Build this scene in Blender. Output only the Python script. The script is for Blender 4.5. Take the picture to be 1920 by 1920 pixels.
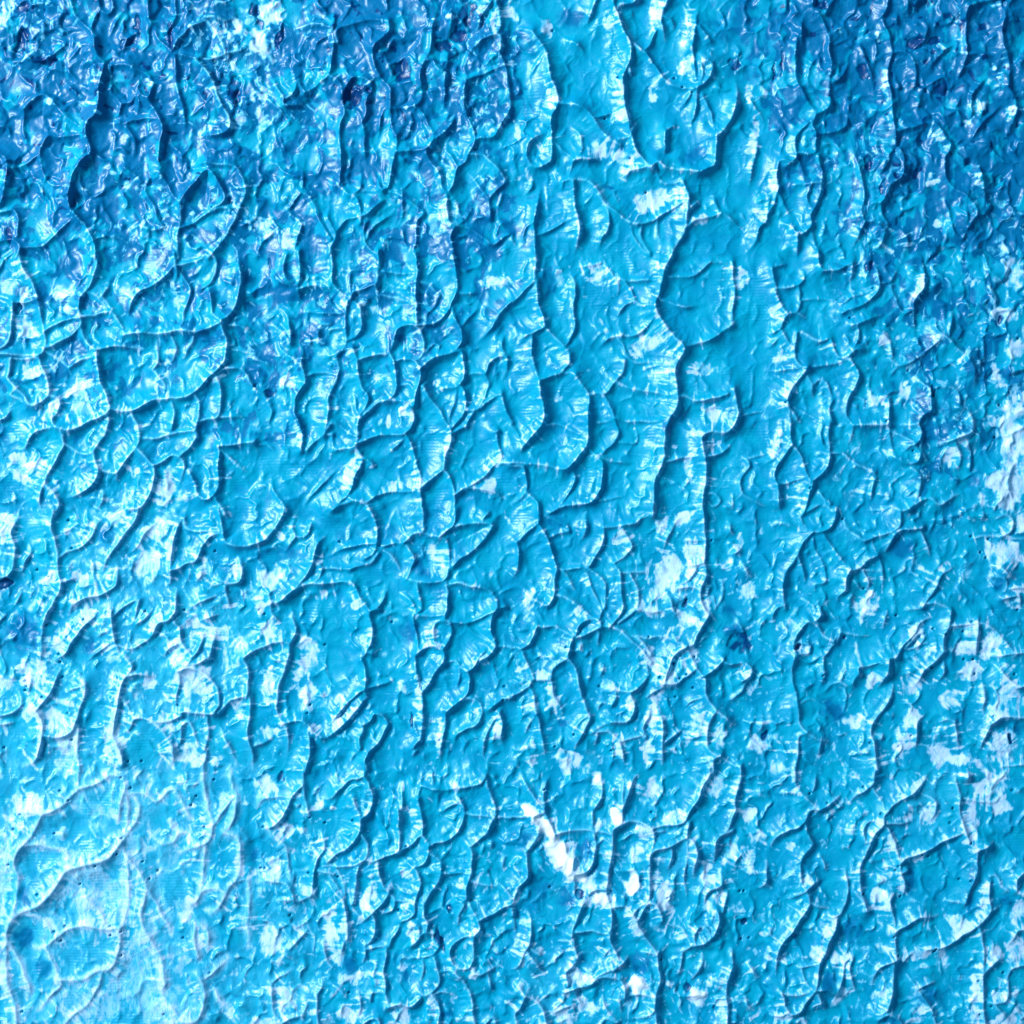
import bpy, math
import numpy as np

# ---------------------------------------------------------------- camera, world, lamps, exposure
for o in list(bpy.data.objects):
    bpy.data.objects.remove(o)
scene = bpy.context.scene
C = scene.collection
PX = 0.6 / 1920.0            # metres per photograph pixel: the view is 60 cm across
cam_data = bpy.data.cameras.new('camera')
cam = bpy.data.objects.new('camera', cam_data)
C.objects.link(cam)
cam.location = (0, 0, 1.2)
cam_data.sensor_width = 36
cam_data.lens = 72
cam_data.clip_start = 0.01
cam_data.clip_end = 50
scene.camera = cam

world = bpy.data.worlds.new('World')
scene.world = world
world.use_nodes = True
bg = world.node_tree.nodes['Background']
bg.inputs[0].default_value = (0.05, 0.58, 1.0, 1)
bg.inputs[1].default_value = 0.33

def area_lamp(name, az, el, dist, size, power, col):
    L = bpy.data.lights.new(name, 'AREA')
    L.shape = 'SQUARE'; L.size = size; L.energy = power; L.color = col
    o = bpy.data.objects.new(name, L); C.objects.link(o)
    d = np.array([math.cos(el) * math.cos(az), math.cos(el) * math.sin(az), math.sin(el)])
    o.location = d * dist
    from mathutils import Vector
    o.rotation_euler = Vector(-d).to_track_quat('-Z', 'Y').to_euler()
    return o
LIGHT_AZ = math.radians(152)
area_lamp('window_light', LIGHT_AZ, math.radians(41), 3.2, 1.0, 202, (0.78, 0.92, 1.0))

scene.view_settings.view_transform = 'Standard'
scene.view_settings.look = 'None'
scene.view_settings.exposure = 0.0
scene.view_settings.gamma = 1.0
scene.render.resolution_x = scene.render.resolution_y = 1024

# ---------------------------------------------------------------- what the photograph shows, measured on it
# "T c r" starts a tile of 480 px; numbers are quarter-hundredths: tile pixel = value * 2.5
# 2..5 x,y x,y ... : crest line of a paint ridge, by height;  w / W / b / n : patch of
# pale / pure white / mid blue / navy paint (centre, radii, angle);  "." : air-bubble holes
DATA = '''\
T 2 1
5 119,-4 119,0 115,7 113,12 111,22 109,30 106,36 107,42 113,52 121,62 128,69 127,73 123,80 122,92 122,103 122,112 118,121 115,130 113,140 112,152 110,161 106,170 105,180 104,194
4 128,69 137,67 147,64 156,58 164,52
3 164,52 165,40 166,30 165,18 164,6
3 114,16 125,17 135,16 141,11 148,5
3 110,34 118,35 127,38 134,38 143,36
2 144,5 153,5 162,8 164,14
4 123,106 128,106 137,109 148,108 160,104
2 160,104 165,100 170,96
4 165,100 167,110 168,120 165,128 158,132 148,131 142,135 142,143 144,152
3 144,152 150,150 157,148 162,144 165,138
4 144,152 145,160 144,170 142,180 142,194
3 112,155 120,153 130,151 144,151
2 168,121 177,119 192,115
2 129,122 136,128 141,134
3 66,0 70,8 75,15 78,20 79,28 78,35
3 80,18 88,20 97,19 105,20 110,19
2 97,19 99,14 104,12
3 84,20 88,26 91,33 95,38 104,38
3 91,36 85,38 80,43 77,47
3 106,45 101,52 95,57 88,60 82,58 79,51
3 82,60 75,61 70,64 65,69
2 79,62 83,68 85,76 92,81 100,80 108,79 112,80 118,83
2 112,80 112,74 116,68 122,66
2 96,86 104,83 111,81
3 83,80 82,88 77,94 72,102 66,104
3 77,94 86,99 96,101 107,103 120,105
3 60,104 66,103 70,108 74,116 76,122 79,132 76,140 70,145 67,148
3 76,122 90,124 105,124 117,122
4 20,94 26,91 34,88 44,88 58,87
4 18,-3 18,0 17,10 15,20 8,28 0,36
4 18,20 19,30 20,37 23,45 24,53 18,57 10,61
4 24,53 30,60 38,67 40,70 43,75 42,82 36,88 27,91 21,94 19,90 16,80 15,70 14,62
3 40,68 44,62 46,50 45,40 47,30 47,20 44,15 38,17
2 40,68 32,66 25,69 20,74
5 21,94 21,104 23,114 24,123 19,131 12,138 7,144
3 24,127 34,127 43,130 55,138
5 47,90 52,97 57,104 57,115 56,126 56,137 56,142 50,149 43,157 37,160 28,158 18,156 8,155 0,155
2 52,98 47,108
3 56,142 63,148 72,152 82,155 92,156
4 64,150 68,156 68,165 66,175 60,184 50,186 38,188 28,192
3 43,158 46,165 45,172 40,182 36,187
4 -2,158 8,158 11,165 11,175 6,182 -2,187
4 11,178 18,186 20,194
2 60,184 75,181 87,179
2 58,125 66,125 74,124
2 85,128 92,130 94,138 92,141 80,140
2 175,152 185,149 192,146
3 175,152 177,158 170,168 172,178 180,184 192,188
2 142,180 150,178 156,184 150,188 144,183
2 46,10 56,8 66,6
2 3,44 7,52 12,60
2 0,108 10,106 20,101
3 -2,126 4,134 6,142
w 64,15 13,9 30
w 100,66 15,8 -30
w 141,86 12,6 12
w 151,118 10,9 0
w 150,142 8,5 0
w 132,158 5,16 5
w 172,18 7,8 0
w 136,135 7,5 -20
w 35,106 5,4 0
w 107,8 5,7 -30
b 117,126 4,8 0
b 27,22 6,12 0
T 0 1
4 17,-3 17,0 19,10 24,18 29,26 30,33
4 30,33 22,35 12,35
3 12,35 8,33 -2,30
4 12,35 12,45 11,55 9,65 4,70 -2,71
4 30,33 32,40 33,50 35,58 36,68 32,75 20,75 -2,74
3 -2,14 5,5 12,-2
4 75,-2 75,8 72,15 69,24 63,31 61,40 62,47
4 35,58 42,53 52,49 62,47
4 62,47 72,45 84,43 90,49 94,55
4 36,70 45,66 55,60 62,54
4 62,47 63,56 67,64 74,71 82,70 90,68 100,69 112,70
3 94,55 93,62 92,67
5 95,60 108,59 122,59 134,57 147,57 158,55 168,50
3 68,28 75,31 80,38 86,44
3 83,18 82,25 79,32 86,40
4 100,48 98,44 101,35 107,27 115,23 125,17 132,9
4 132,-2 133,7 135,14 131,21
3 135,10 140,18 144,27 142,36 140,42 139,50 136,55
3 155,0 163,2 163,12 158,22 152,26
3 134,8 145,6 153,3
4 150,20 158,27 161,36 161,45 164,47 168,49
5 178,-2 181,10 181,25 179,35 174,43 168,49
5 168,49 168,57 171,64 172,72 170,80 162,88 155,96 148,102 140,106 128,107 118,109 105,115 98,116 85,115
3 120,60 120,70 120,80 116,85
3 130,60 133,70 131,78 127,82
3 147,58 145,66 140,74 136,80
5 74,71 75,80 77,90 78,98 83,106 85,115 83,118 75,122 65,126 54,130 44,127 42,122
3 54,84 62,79 74,75
3 36,72 45,77 52,83 56,92
4 31,76 35,87 38,96 39,105 34,110 29,113
3 10,78 20,78 31,77
4 10,78 9,88 8,92 14,98 20,106 24,112 30,113
3 39,105 45,107 47,113 44,120
2 36,110 36,118
3 9,92 13,100 10,104 17,108 22,114 13,117
3 10,112 6,121 -2,124
3 118,87 122,93 125,100 124,107
4 83,118 84,125 80,133 76,140 72,146
3 50,131 50,140 58,146 66,149 72,147
4 42,127 35,129 27,132 23,138 21,144 12,146
4 48,130 50,143 45,152 40,160 36,167 36,172 42,178 46,186 42,194
4 72,146 74,155 76,162 73,170 66,175 58,179 50,182
4 98,116 104,125 107,135 104,144 98,150 92,160 88,163 77,160
4 131,110 132,118 130,130
4 148,104 151,112 151,122 149,128 149,136 143,144 136,151
3 110,137 120,136 132,133 148,131
4 104,144 110,150 117,157 125,153 132,149 137,152 140,158 137,166 134,173
4 117,157 118,165 114,178 108,188 97,189 95,180
3 98,150 93,157 89,167
4 164,93 167,100 167,110 165,121 155,124 150,125
3 165,121 175,120 185,121
4 165,143 175,141 192,140
4 155,138 162,141 166,147 165,160 165,172 162,180 155,183 149,178 148,170 143,162
3 162,90 172,85 182,85 188,95 192,100
3 172,52 180,53 192,60
2 172,69 180,71 192,73
2 180,35 192,36
3 165,143 172,150 180,158 192,165
4 162,180 168,188 170,194
2 55,166 54,176
3 77,172 78,182 72,192
4 36,168 32,180 33,194
2 20,170 30,169
w 48,28 9,6 0
w 52,40 5,8 20
w 20,52 6,14 10
w 15,12 8,6 -30
w 22,28 6,5 0
w 20,160 14,12 -20
w 25,85 8,8 30
w 126,172 7,15 15
w 62,100 9,10 30
w 100,160 6,6 0
w 42,112 4,5 0
n 15,40 3,4 0
T 0 0
3 24,-2 25,5 38,4 46,9 52,13
4 54,-2 57,12 64,20 70,26 73,32
3 75,-2 77,8 83,12 87,8 86,-2
3 77,9 72,17 70,24 74,30
5 73,32 74,40 78,46 81,50 79,60 77,70 76,80 74,88 68,94 66,102 69,110 70,117 63,124 58,131 55,140 54,150 56,158 62,166 68,174 73,184 74,194
3 73,35 63,36 58,43 50,50
3 40,30 50,34 45,40 35,46 27,46 20,40
2 48,28 55,24 62,23
2 8,28 10,38 18,42
4 112,-2 113,10 115,20 120,30 127,37 133,43 140,44 150,46
3 133,-2 133,15 128,25 129,36
3 96,8 90,14 86,22 80,30
3 104,18 105,25 96,32 95,38 86,36
3 156,18 163,26 168,36 170,42 160,46 148,46
4 155,18 145,22 138,30 132,40
3 150,18 160,14 172,16 178,10
3 170,42 176,40 184,38 185,34
4 133,44 133,55 134,65 136,75 139,85 140,95 139,102
4 148,48 155,54 160,62 163,70 168,80 173,88 175,95 172,100 160,103 148,103
3 83,50 95,51 105,54 112,58 116,65
2 116,60 124,60 132,55
4 116,65 114,76 118,84 122,92 124,100 121,112 122,125 130,130
3 96,94 105,92 112,90 122,92
3 80,94 90,93 97,97 102,105 102,115 100,121
2 112,92 114,104 110,110
4 20,83 27,77 35,73 42,78 50,88 58,94 64,100
3 20,83 19,95 21,105 25,115
3 66,102 55,104 45,105 38,104 33,112 33,122 35,132 42,140 52,141
2 35,94 38,104
3 -2,97 8,98 10,108
4 -2,115 6,120 9,128 8,138 5,148 2,155
3 9,128 20,125 30,118
2 -2,157 10,156 22,155 21,145
4 35,185 42,178 50,170 57,166
3 2,160 12,158 16,166 15,178
4 -2,183 10,180 17,186 15,194
3 18,187 30,186 35,185
4 135,194 135,180 136,170 136,155 131,148 126,140 121,131
4 137,153 142,145 148,138 154,131 158,129 164,136 170,148 168,154 160,158
3 137,172 147,168 155,162 165,158 172,158 178,164
5 141,127 155,125 170,125 178,127 185,136 186,146 182,155 178,165 172,178 165,186 158,194
3 110,145 112,138 116,132 122,128
3 108,138 100,130 93,128 90,140
3 110,145 116,155 120,165 124,172 115,174 105,170 98,176
3 74,180 82,178 92,180 98,184
2 160,165 168,172 170,178
3 46,60 52,65 60,72 70,80
2 66,50 68,60 70,70
w 5,10 6,18 20
w 174,22 14,9 10
w 188,36 6,9 0
w 183,88 6,12 10
w 153,98 9,4 0
w 173,95 5,4 0
w 112,63 8,3 40
w 135,82 3,9 -20
w 192,72 4,8 0
w 70,80 5,3 40
w 40,78 6,3 30
w 18,70 4,5 0
n 17,30 6,10 0
n 104,20 3,6 0
n 97,33 6,4 -40
n 35,47 10,3 0
n 176,70 5,9 0
n 129,29 3,8 0
n 9,178 3,6 0
n 56,155 2,8 0
n 20,7 8,5 0
n 192,8 4,6 0
b 65,8 9,14 10
b 170,10 10,7 0
b 145,42 14,4 -10
b 165,110 12,10 0
b 130,50 8,10 0
T 0 3
4 10,32 25,32 38,32 50,26 60,15 75,10 85,3 92,6 95,14 92,26 90,38 88,47
3 61,-2 60,14
3 96,15 97,30 96,45 92,53
3 98,18 104,25 104,38 97,48 93,54
5 92,54 85,64 75,69 62,72 52,76 45,86 35,98 22,104 12,111 7,121 7,131
4 92,54 97,66 105,76 111,86 110,98 107,108 110,120 117,132 123,145 125,160
3 97,66 97,80 97,95 96,108 92,118
4 92,118 80,119 65,117 52,120 42,126 35,132 22,133
4 7,131 6,145 7,160 12,175 15,194
3 10,131 15,140 20,152 24,165 20,175
3 8,121 15,110 28,109 37,116 41,123
3 35,133 40,142 45,152 47,162 38,170 30,180
4 47,158 58,157 66,155 74,150 84,148 90,138 91,128 92,118
3 77,152 74,165 66,176 56,184 45,194
4 34,33 28,45 20,55 14,64 12,72 15,82 15,95 13,108
3 18,57 28,56 40,58 48,60 52,66 51,75
3 50,42 48,55
2 -2,66 10,66
3 61,86 66,96 74,104 80,115
3 100,18 110,18 119,24 130,15 134,18 138,26 143,36 148,40
4 148,27 155,28 159,36 160,46 157,54 148,57 135,61
3 112,46 120,54 130,54 135,48 143,48 145,53
3 154,-2 155,15 157,28
3 160,42 166,34 172,27 178,22 177,35 172,44
3 172,-2 175,12 180,25
3 155,58 154,75 152,88 148,98 143,103
4 170,47 180,52 181,65 180,80 172,90 168,98 162,105 152,105
3 148,98 153,90 162,88 170,92
3 172,88 186,82 187,100 187,115
3 174,112 184,110 187,120 186,132
3 113,90 118,100 122,108 128,118 130,125
3 151,116 157,120 158,130 155,139
3 150,140 147,128 147,115
4 151,155 155,165 153,180 147,187 137,186 130,178
2 140,149 148,138
3 155,156 165,147 170,141
3 160,160 166,172 172,180
3 125,160 122,168 128,180 132,194
w 30,32 22,3 0
w 88,100 24,20 70
w 105,150 20,32 -15
w 100,55 14,8 30
w 75,175 24,14 -30
w 20,28 14,12 0
w 60,86 20,14 -40
w 5,80 6,30 0
w 5,150 5,30 0
w 150,128 4,10 0
w 142,100 10,6 0
w 180,70 4,20 5
b 34,148 5,7 30
b 20,94 5,8 0
b 20,125 7,8 0
b 190,60 4,10 0
. 92,6 99,14 46,16 53,23 11,45 8,71 73,72 108,69 119,76 61,86 84,117 92,121 92,139 158,152 161,8 148,20 113,82 42,121 50,117 47,128 84,124 93,51 89,63 30,93 16,34 18,181 124,183 138,126 42,48 144,27 154,43
T 1 0
2 38,10 41,18 45,20
4 30,24 36,22 45,20 52,21 57,24 59,34 58,44 57,52 55,58 50,62 44,68 38,72
4 59,10 59,20 58,24
4 62,34 61,27 64,23 72,21 80,18 92,16 100,18
3 74,23 79,30 84,37 88,38
4 100,18 99,26 93,33 88,38 88,46 92,56 98,63 102,68 101,78 100,86
4 55,58 60,62 65,68 66,78 67,88 64,95 64,108 64,120 64,132 63,140 58,141 50,135
4 66,74 70,65 76,60 83,61 87,68 84,76 83,86 81,94 82,102
4 70,84 77,85 80,92 81,100
3 74,52 74,60 70,65
3 44,42 48,32 56,28
3 33,56 34,64 38,72
4 10,54 13,60 17,68 22,76 22,81 30,81 40,81
4 24,76 30,70 32,62
3 0,78 8,75 16,82 20,84 18,93
4 138,4 134,12 133,22 132,32 130,40 127,46 125,52 124,62 125,72 124,78 118,82 108,83 101,84
4 145,4 147,14 146,22 144,30
3 101,86 102,94 105,102 109,106 114,104 117,94 118,86 122,83 127,88 130,96 134,102 134,106
4 143,42 143,52 142,62 142,72 140,82 137,86
4 127,48 132,47 136,53 140,56 144,48
4 157,52 157,62 156,72 156,82 160,92 164,102 164,110 160,116 158,122 152,127 150,134
4 157,30 165,24 168,16 172,10 178,2
4 178,-2 182,10 184,18 183,26
4 156,44 162,38 170,32 178,29 184,30 184,42 186,52 189,62 190,74 190,84 184,94 178,104 168,106 164,110
3 158,62 168,58 178,54 185,52
4 134,106 128,113 118,115 106,115
4 150,84 148,92 143,100 136,106 130,112 128,117
4 128,117 132,124 138,132 140,142 144,146 148,142 150,134
3 140,112 146,118 152,127
4 106,104 106,112 103,122 102,132 100,142 96,144 92,138 88,128
3 96,84 94,90 93,100 91,107
3 82,104 82,114 84,122
3 79,128 79,138 78,144 72,147 66,142 64,132
3 158,128 162,134 168,142 174,150 176,158
4 176,160 176,168
4 160,117 170,118 178,124 184,132 187,138 180,144 176,150
2 78,145 92,144 110,147 122,150
3 110,148 110,158 110,168
3 112,150 120,156 126,160 121,168 120,182 118,194
4 56,146 62,143 70,147 76,150 79,158 80,168
4 55,152 54,164 58,172 62,178 58,186 56,192
3 62,174 68,166 76,164 84,162
4 86,160 92,154 100,150
3 83,168 82,178 84,186 92,194
3 84,180 88,172 96,166 104,160
4 144,148 144,158 145,168 150,172 158,164 162,154
4 150,172 146,180 148,188 148,194
3 148,170 158,172 168,178 178,184 190,176
4 46,162 52,172 58,180
3 44,145 46,156 50,166
3 36,124 35,134 36,145 30,150 26,156
4 36,145 42,150 46,160
3 10,124 16,123 20,128 26,132 32,134
3 24,158 30,164 35,170 32,178 30,188 26,194
3 10,158 14,168 22,176 32,178
2 30,96 40,98 48,99 44,108
2 14,98 18,110 22,122
2 20,104 22,114
w 12,10 12,9 20
w 6,35 9,18 -20
w 5,70 5,8 0
w 190,10 8,8 0
w 178,18 6,8 0
w 118,131 7,3 -45
w 114,82 4,2 0
w 150,161 4,5 30
w 137,112 3,3 0
w 140,160 5,14 0
w 143,130 7,10 10
w 8,172 10,7 20
w 25,180 7,8 0
w 5,90 6,9 0
w 178,100 8,3 -35
n 110,54 8,9 0
n 142,36 7,5 0
n 152,28 6,4 0
n 148,42 4,5 0
n 160,12 8,8 30
n 75,72 9,10 0
n 3,18 3,4 0
n 18,30 2,10 20
b 65,8 25,14 0
b 100,42 16,12 0
b 35,66 6,8 0
b 42,186 12,8 0
b 160,172 14,10 0
b 15,110 4,14 15
b 68,100 4,10 0
b 5,155 10,6 0
T 2 0
4 64,2 60,8 57,16 54,20
5 73,-2 76,6 80,16 83,26 87,33 88,44 86,54 83,60 83,72 84,82 87,94 90,106 92,116 98,124 104,128
3 90,60 88,52
4 80,6 90,4 96,-2
4 119,-2 114,6 111,14 112,24 116,36
3 108,25 104,34 99,40
4 88,34 94,38 100,42
3 112,14 118,16 120,22 118,26
4 139,6 138,16 136,28 134,38
3 140,22 146,30 152,36
4 100,42 106,52 112,60 118,65 128,68 136,69
4 136,69 143,65 148,58 149,50 144,48
3 134,40 136,52 137,62
3 141,50 142,58 140,66
3 136,69 130,76 123,84
5 16,26 22,36 25,42 27,52 30,64 34,76 33,82 30,90 29,100 30,110 30,118 26,124 18,127 12,122 12,112 18,104 28,100
3 24,42 16,54 11,62
3 0,23 10,24 16,26
3 36,28 44,32 52,37 55,44
5 34,80 42,80 52,83 60,90 66,99 72,106 80,110
3 60,90 68,88 76,84
4 91,98 88,104 80,106
3 42,92 46,98 51,104 52,112 48,119 46,122
3 32,108 40,116 46,121 44,130 42,136
4 47,122 54,120 68,121
5 104,128 96,128 88,130 84,138
5 104,128 108,124 114,127 124,129 136,130 144,129 151,124 152,114 152,104
3 107,130 110,136 118,139 128,138
5 128,138 131,146 131,156 130,164 128,176 122,186 118,194
5 152,104 158,99 164,90 167,80 167,70 166,60
3 152,104 150,94 146,82 142,74
4 114,100 114,110 114,120
3 114,100 118,96 126,94
3 140,60 134,96 135,92
4 182,100 182,112 180,124 178,134 176,144
3 174,68 180,80 186,88 188,96
5 38,137 48,136 58,139 66,148 72,156 80,162 88,168 94,170
3 38,137 36,146
5 46,138 47,150 48,162 50,174 49,184 46,192
4 64,148 70,156 72,164 71,174 66,180 64,188
4 94,170 104,167 112,162 120,158 128,154
3 88,168 90,178 96,186 104,192
3 97,170 97,180 104,190
3 108,166 109,176 114,190
5 20,140 20,150 18,160 16,168 17,178 17,194
3 18,178 28,174 38,168 46,164
3 17,168 10,172 8,180 12,188
3 2,170 0,180 4,188
2 24,164 27,170 24,174
4 131,160 138,152 140,150
3 130,172 136,166 146,164 156,162 164,166 170,172 176,178
3 150,146 151,152 154,160 156,162
4 192,152 190,166 184,172 182,182 176,190
2 170,158 174,168
3 180,152 192,150
3 14,132 14,140 8,148
w 74,14 7,10 20
w 107,8 7,10 0
w 106,20 6,5 0
w 132,14 5,8 10
w 128,32 3,6 20
w 24,22 5,8 -20
w 104,62 6,8 -20
w 105,74 4,7 0
w 128,52 8,7 -40
w 79,72 4,12 0
w 30,74 6,10 -20
w 19,97 4,5 0
w 22,112 4,6 0
w 82,120 12,9 20
w 84,130 6,5 0
w 83,90 7,5 30
w 104,150 16,10 -40
w 124,152 7,10 10
w 140,166 8,5 0
w 176,70 4,9 10
w 180,105 4,24 5
w 122,97 5,2 -10
w 165,37 3,3 0
w 162,22 2,2 0
w 184,164 8,8 0
w 10,134 6,6 0
w 4,100 3,10 0
w 62,112 10,8 30
b 72,141 5,2 10
b 135,118 10,7 -30
n 165,48 6,4 0
b 170,20 16,16 0
b 44,14 10,6 0
. 121,60 127,67 134,71 88,120 69,90 79,60 30,24 100,145
T 3 0
4 32,-2 32,8 36,12 42,12 44,8 50,-2
4 26,14 24,20 24,30 25,38
4 36,12 40,18 43,26 44,36 45,46 45,58 45,70 45,80 43,83 38,86 34,88
3 12,-2 13,8 10,14
4 20,30 19,42 19,54 20,62 24,70 28,78 33,86 32,92 29,94
4 29,94 24,98 20,104 19,112 19,120 14,124 10,122
4 34,88 32,96 35,102 34,110 33,116 20,117
3 35,102 44,101 54,98 58,96 58,84 58,70
4 45,50 45,62 48,64 54,60 58,50 60,42
2 46,36 52,34 60,30
4 88,2 86,10 82,16 75,18
4 84,18 88,26 90,34 92,42 89,50 88,60 90,70 91,82 92,92 94,100 94,110
4 102,-2 103,8 105,14
3 94,8 94,18 98,22
3 92,42 98,40 104,42 108,50 109,60 106,68 100,72
3 106,40 114,32 118,24 116,12
4 118,55 124,46 130,40 140,34
4 148,8 146,18 146,28 147,38 145,48 142,58 138,66
4 148,8 156,4 164,2 168,0
4 172,-2 174,10 174,22 174,34 178,46 179,56 178,66
4 178,66 182,76 184,86 180,96 176,102
3 166,68 176,66
3 148,42 156,42 168,44
3 178,78 170,84 160,92 154,100 153,104
3 163,58 156,66 150,72
3 150,72 150,82 150,92
4 94,100 104,98 114,94 122,94 128,98 132,106 135,110 132,116 130,118 131,128 133,138 138,144 146,148 152,156
3 94,98 84,99 76,97
4 94,110 98,116 99,124 98,134 90,140 86,148
3 88,118 92,114
4 74,78 78,84 86,84 92,80
4 88,118 86,126 80,134
3 98,116 106,118 110,124 108,132
4 62,106 63,116 66,126 69,138 70,148 68,160 70,168 66,178 62,188
3 82,154 84,162 88,170 84,174
4 82,154 88,146 94,136
3 70,168 78,166 86,170
4 20,117 18,124 12,122 6,122 5,132 6,142
3 12,126 20,122 25,130 25,138 20,140 12,142
4 36,118 38,126 40,130 38,138 38,146 34,156 30,162 31,170 26,176 20,176 16,170 4,168
3 20,140 28,140 38,138
3 6,144 10,154 14,162 18,164
4 6,142 4,152 0,160
3 30,140 28,150 32,158
4 21,176 21,194
3 30,174 34,184 35,194
4 154,118 157,130 160,142 161,152 158,156
3 130,142 132,152 135,162 137,174 144,180 148,172
4 152,156 154,162 148,172
4 85,176 82,186 76,188
3 70,170 66,180
3 96,170 102,178 104,188
2 150,108 160,108 172,110
3 88,86 92,90 94,98
3 66,30 70,42 74,54 78,66
2 40,114 46,116
w 83,30 4,10 -20
w 86,64 3,12 0
w 166,52 3,6 0
w 176,48 3,5 0
w 172,60 4,6 0
w 125,105 8,5 30
w 54,164 4,10 0
w 52,160 2,8 0
w 126,168 4,4 0
w 124,135 7,6 -20
w 172,114 4,2 0
w 148,92 4,3 0
w 160,80 8,5 -30
w 2,140 4,14 0
w 147,84 3,6 0
w 141,12 3,7 20
w 172,188 8,5 0
w 168,5 5,3 0
w 155,136 4,10 -15
w 0,70 8,9 0
w 179,86 5,6 0
w 89,188 4,3 0
n 70,54 4,6 -20
n 38,6 5,4 0
n 134,14 4,3 0
n 128,68 5,6 0
n 108,33 6,4 -30
n 123,32 5,3 0
n 74,124 3,8 -15
n 111,131 5,3 0
n 172,136 4,3 -30
n 4,56 1,8 0
n 9,48 1,10 0
n 148,122 4,3 0
n 94,133 4,3 0
n 84,142 2,6 20
b 100,28 10,10 0
b 165,100 20,8 -5
b 184,30 10,40 0
b 90,160 8,14 -20
b 148,54 8,8 0
b 112,70 16,18 0
b 160,172 14,14 0
b 100,88 10,8 0
T 1 1
4 10,6 14,13 20,20 27,23 32,23
4 25,0 22,10 24,18 31,22
4 33,-2 34,8 34,16 32,24 33,32 31,39
4 32,26 40,24 48,23 57,24
4 58,-2 58,8 58,18 61,25 66,30 72,33
3 72,4 71,14 71,24 72,33
4 72,33 75,28 82,25 90,22
4 90,8 91,16 90,24 92,32 93,38
2 72,11 80,11 90,10
4 92,-2 92,10
3 95,12 104,14 114,14 120,13
3 94,30 104,32 118,35
4 120,0 122,8 121,18 120,28 120,38 121,46 121,53
3 121,18 128,22 136,28 138,30 134,38 128,44 127,52
2 134,38 140,40 147,39
4 147,0 149,8 150,18 151,26 147,34 144,42 136,50 128,53 121,53
3 151,28 160,29 168,29
3 148,40 150,48 154,54
3 154,54 160,46 164,42 167,34
4 167,64 176,56 182,46 192,34
4 150,48 154,58 154,66 149,72 140,74 132,78 126,84 122,87
3 126,78 129,70 134,66 138,68 136,73
3 122,86 132,76
4 69,36 68,46 68,56 69,64 68,68 62,73 56,76
3 73,34 78,38 79,46 80,54 76,60 70,64
3 40,43 52,43 66,43
2 40,40 40,50 40,57
3 48,58 50,52 56,52
3 55,62 56,56 62,55 68,55
3 48,58 48,64 56,68
4 10,53 16,54 20,58 24,62 27,66 26,54 24,46 18,38
4 16,62 20,70 26,76 32,80 35,84
4 33,64 35,72 36,82 38,90 38,96 34,102 30,108 30,118 33,126 35,136 35,146
3 0,77 8,80 15,84
3 38,90 46,88 54,88 61,90
4 61,76 63,84 62,92 58,100 55,107 55,116 54,126 52,135
3 62,72 68,70
4 74,70 77,80 77,90 80,100 85,106 83,114 79,120 77,128 77,138 75,143
3 71,100 74,108 76,116 79,120
3 60,76 66,72 74,70 
4 78,78 88,75 98,74
4 98,52 100,64 100,72 104,82 106,90 106,98 103,106 97,109
4 102,70 106,58 110,54 119,53 124,58 126,66 125,74 121,79
4 104,80 110,77 118,78 122,82 124,88 122,98 120,106 120,112
3 106,98 114,96 119,102
4 80,122 86,116 92,110 102,109 112,109 120,108
4 112,109 117,114 119,122 116,130 110,134
4 77,141 86,137 94,134 104,134 110,134
4 112,134 117,144 121,156 124,166 123,174 124,184 126,194
3 98,150 104,144 110,138
4 126,99 130,106 136,114 142,124 146,130 146,138 144,146 142,154 141,160
3 149,100 140,100 134,104
4 134,76 144,74 154,73 156,80 156,90 152,97
3 134,94 138,98 144,99 149,99 152,97
2 138,92 144,89 150,91
4 152,97 156,102 158,110 155,120 150,126 146,130
3 150,100 149,108 146,118 145,126
2 139,116 141,110 148,108
3 160,98 158,90 164,88 170,88 173,92 175,98 170,108 166,115
3 172,88 176,80 182,76 188,76 188,86 184,96
3 158,116 166,116 172,110 180,105 184,104
4 184,104 186,112 190,122 192,126
4 184,104 182,100
3 158,128 163,118
4 146,134 150,132 158,128
3 186,74 184,66 187,58
4 179,132 184,130
4 180,134 182,146 184,152 178,158 172,164 164,170 156,174 150,179
4 141,160 146,168 148,176 149,186 148,194
4 141,160 134,166 128,170 124,174
3 150,179 158,174 166,174 176,176 184,181 180,188
4 184,156 192,155
4 52,135 58,126 64,128 70,132 77,136
3 39,146 44,140 52,135 58,134
3 58,134 58,142 56,150 54,156
4 60,146 68,145 76,144
4 72,146 77,146 80,152 78,160 74,168 70,178 64,184 58,190
3 64,158 56,166 44,178 36,190
4 71,182 76,184 84,185 90,180
4 58,190 66,186 76,184 84,187 88,194
3 90,180 100,177 112,176 120,176
3 90,160 86,154 82,152
2 0,142 8,142 16,148
3 13,104 10,112 13,118 10,126 16,132
3 0,102 6,104 12,112
3 12,166 14,176 20,184 24,192
w 100,123 5,6 -30
w 70,165 6,22 25
w 104,172 10,5 -25
w 144,138 4,9 10
w 176,152 8,8 40
w 22,62 4,12 -20
w 24,94 8,6 10
w 32,132 3,9 -20
w 120,168 5,10 -10
w 175,172 5,9 20
w 90,90 6,5 0
w 135,97 4,8 -10
w 113,117 6,8 -30
w 92,40 5,5 0
w 178,20 12,6 10
w 65,36 5,6 0
b 12,72 10,10 30
n 0,98 1,2 0
n 11,104 4,3 0
n 11,6 1,4 0
n 122,8 1,3 0
T 3 1
4 36,-2 37,8 40,12 46,12 54,10 62,6
4 2,10 4,20 4,30 7,36 11,42 13,44
3 2,10 8,8 14,6
3 22,8 26,16 24,22 18,24 6,25
3 23,24 23,34 20,42
2 24,34 36,32 48,34 56,40 60,46
4 62,8 61,16 58,22
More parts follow.
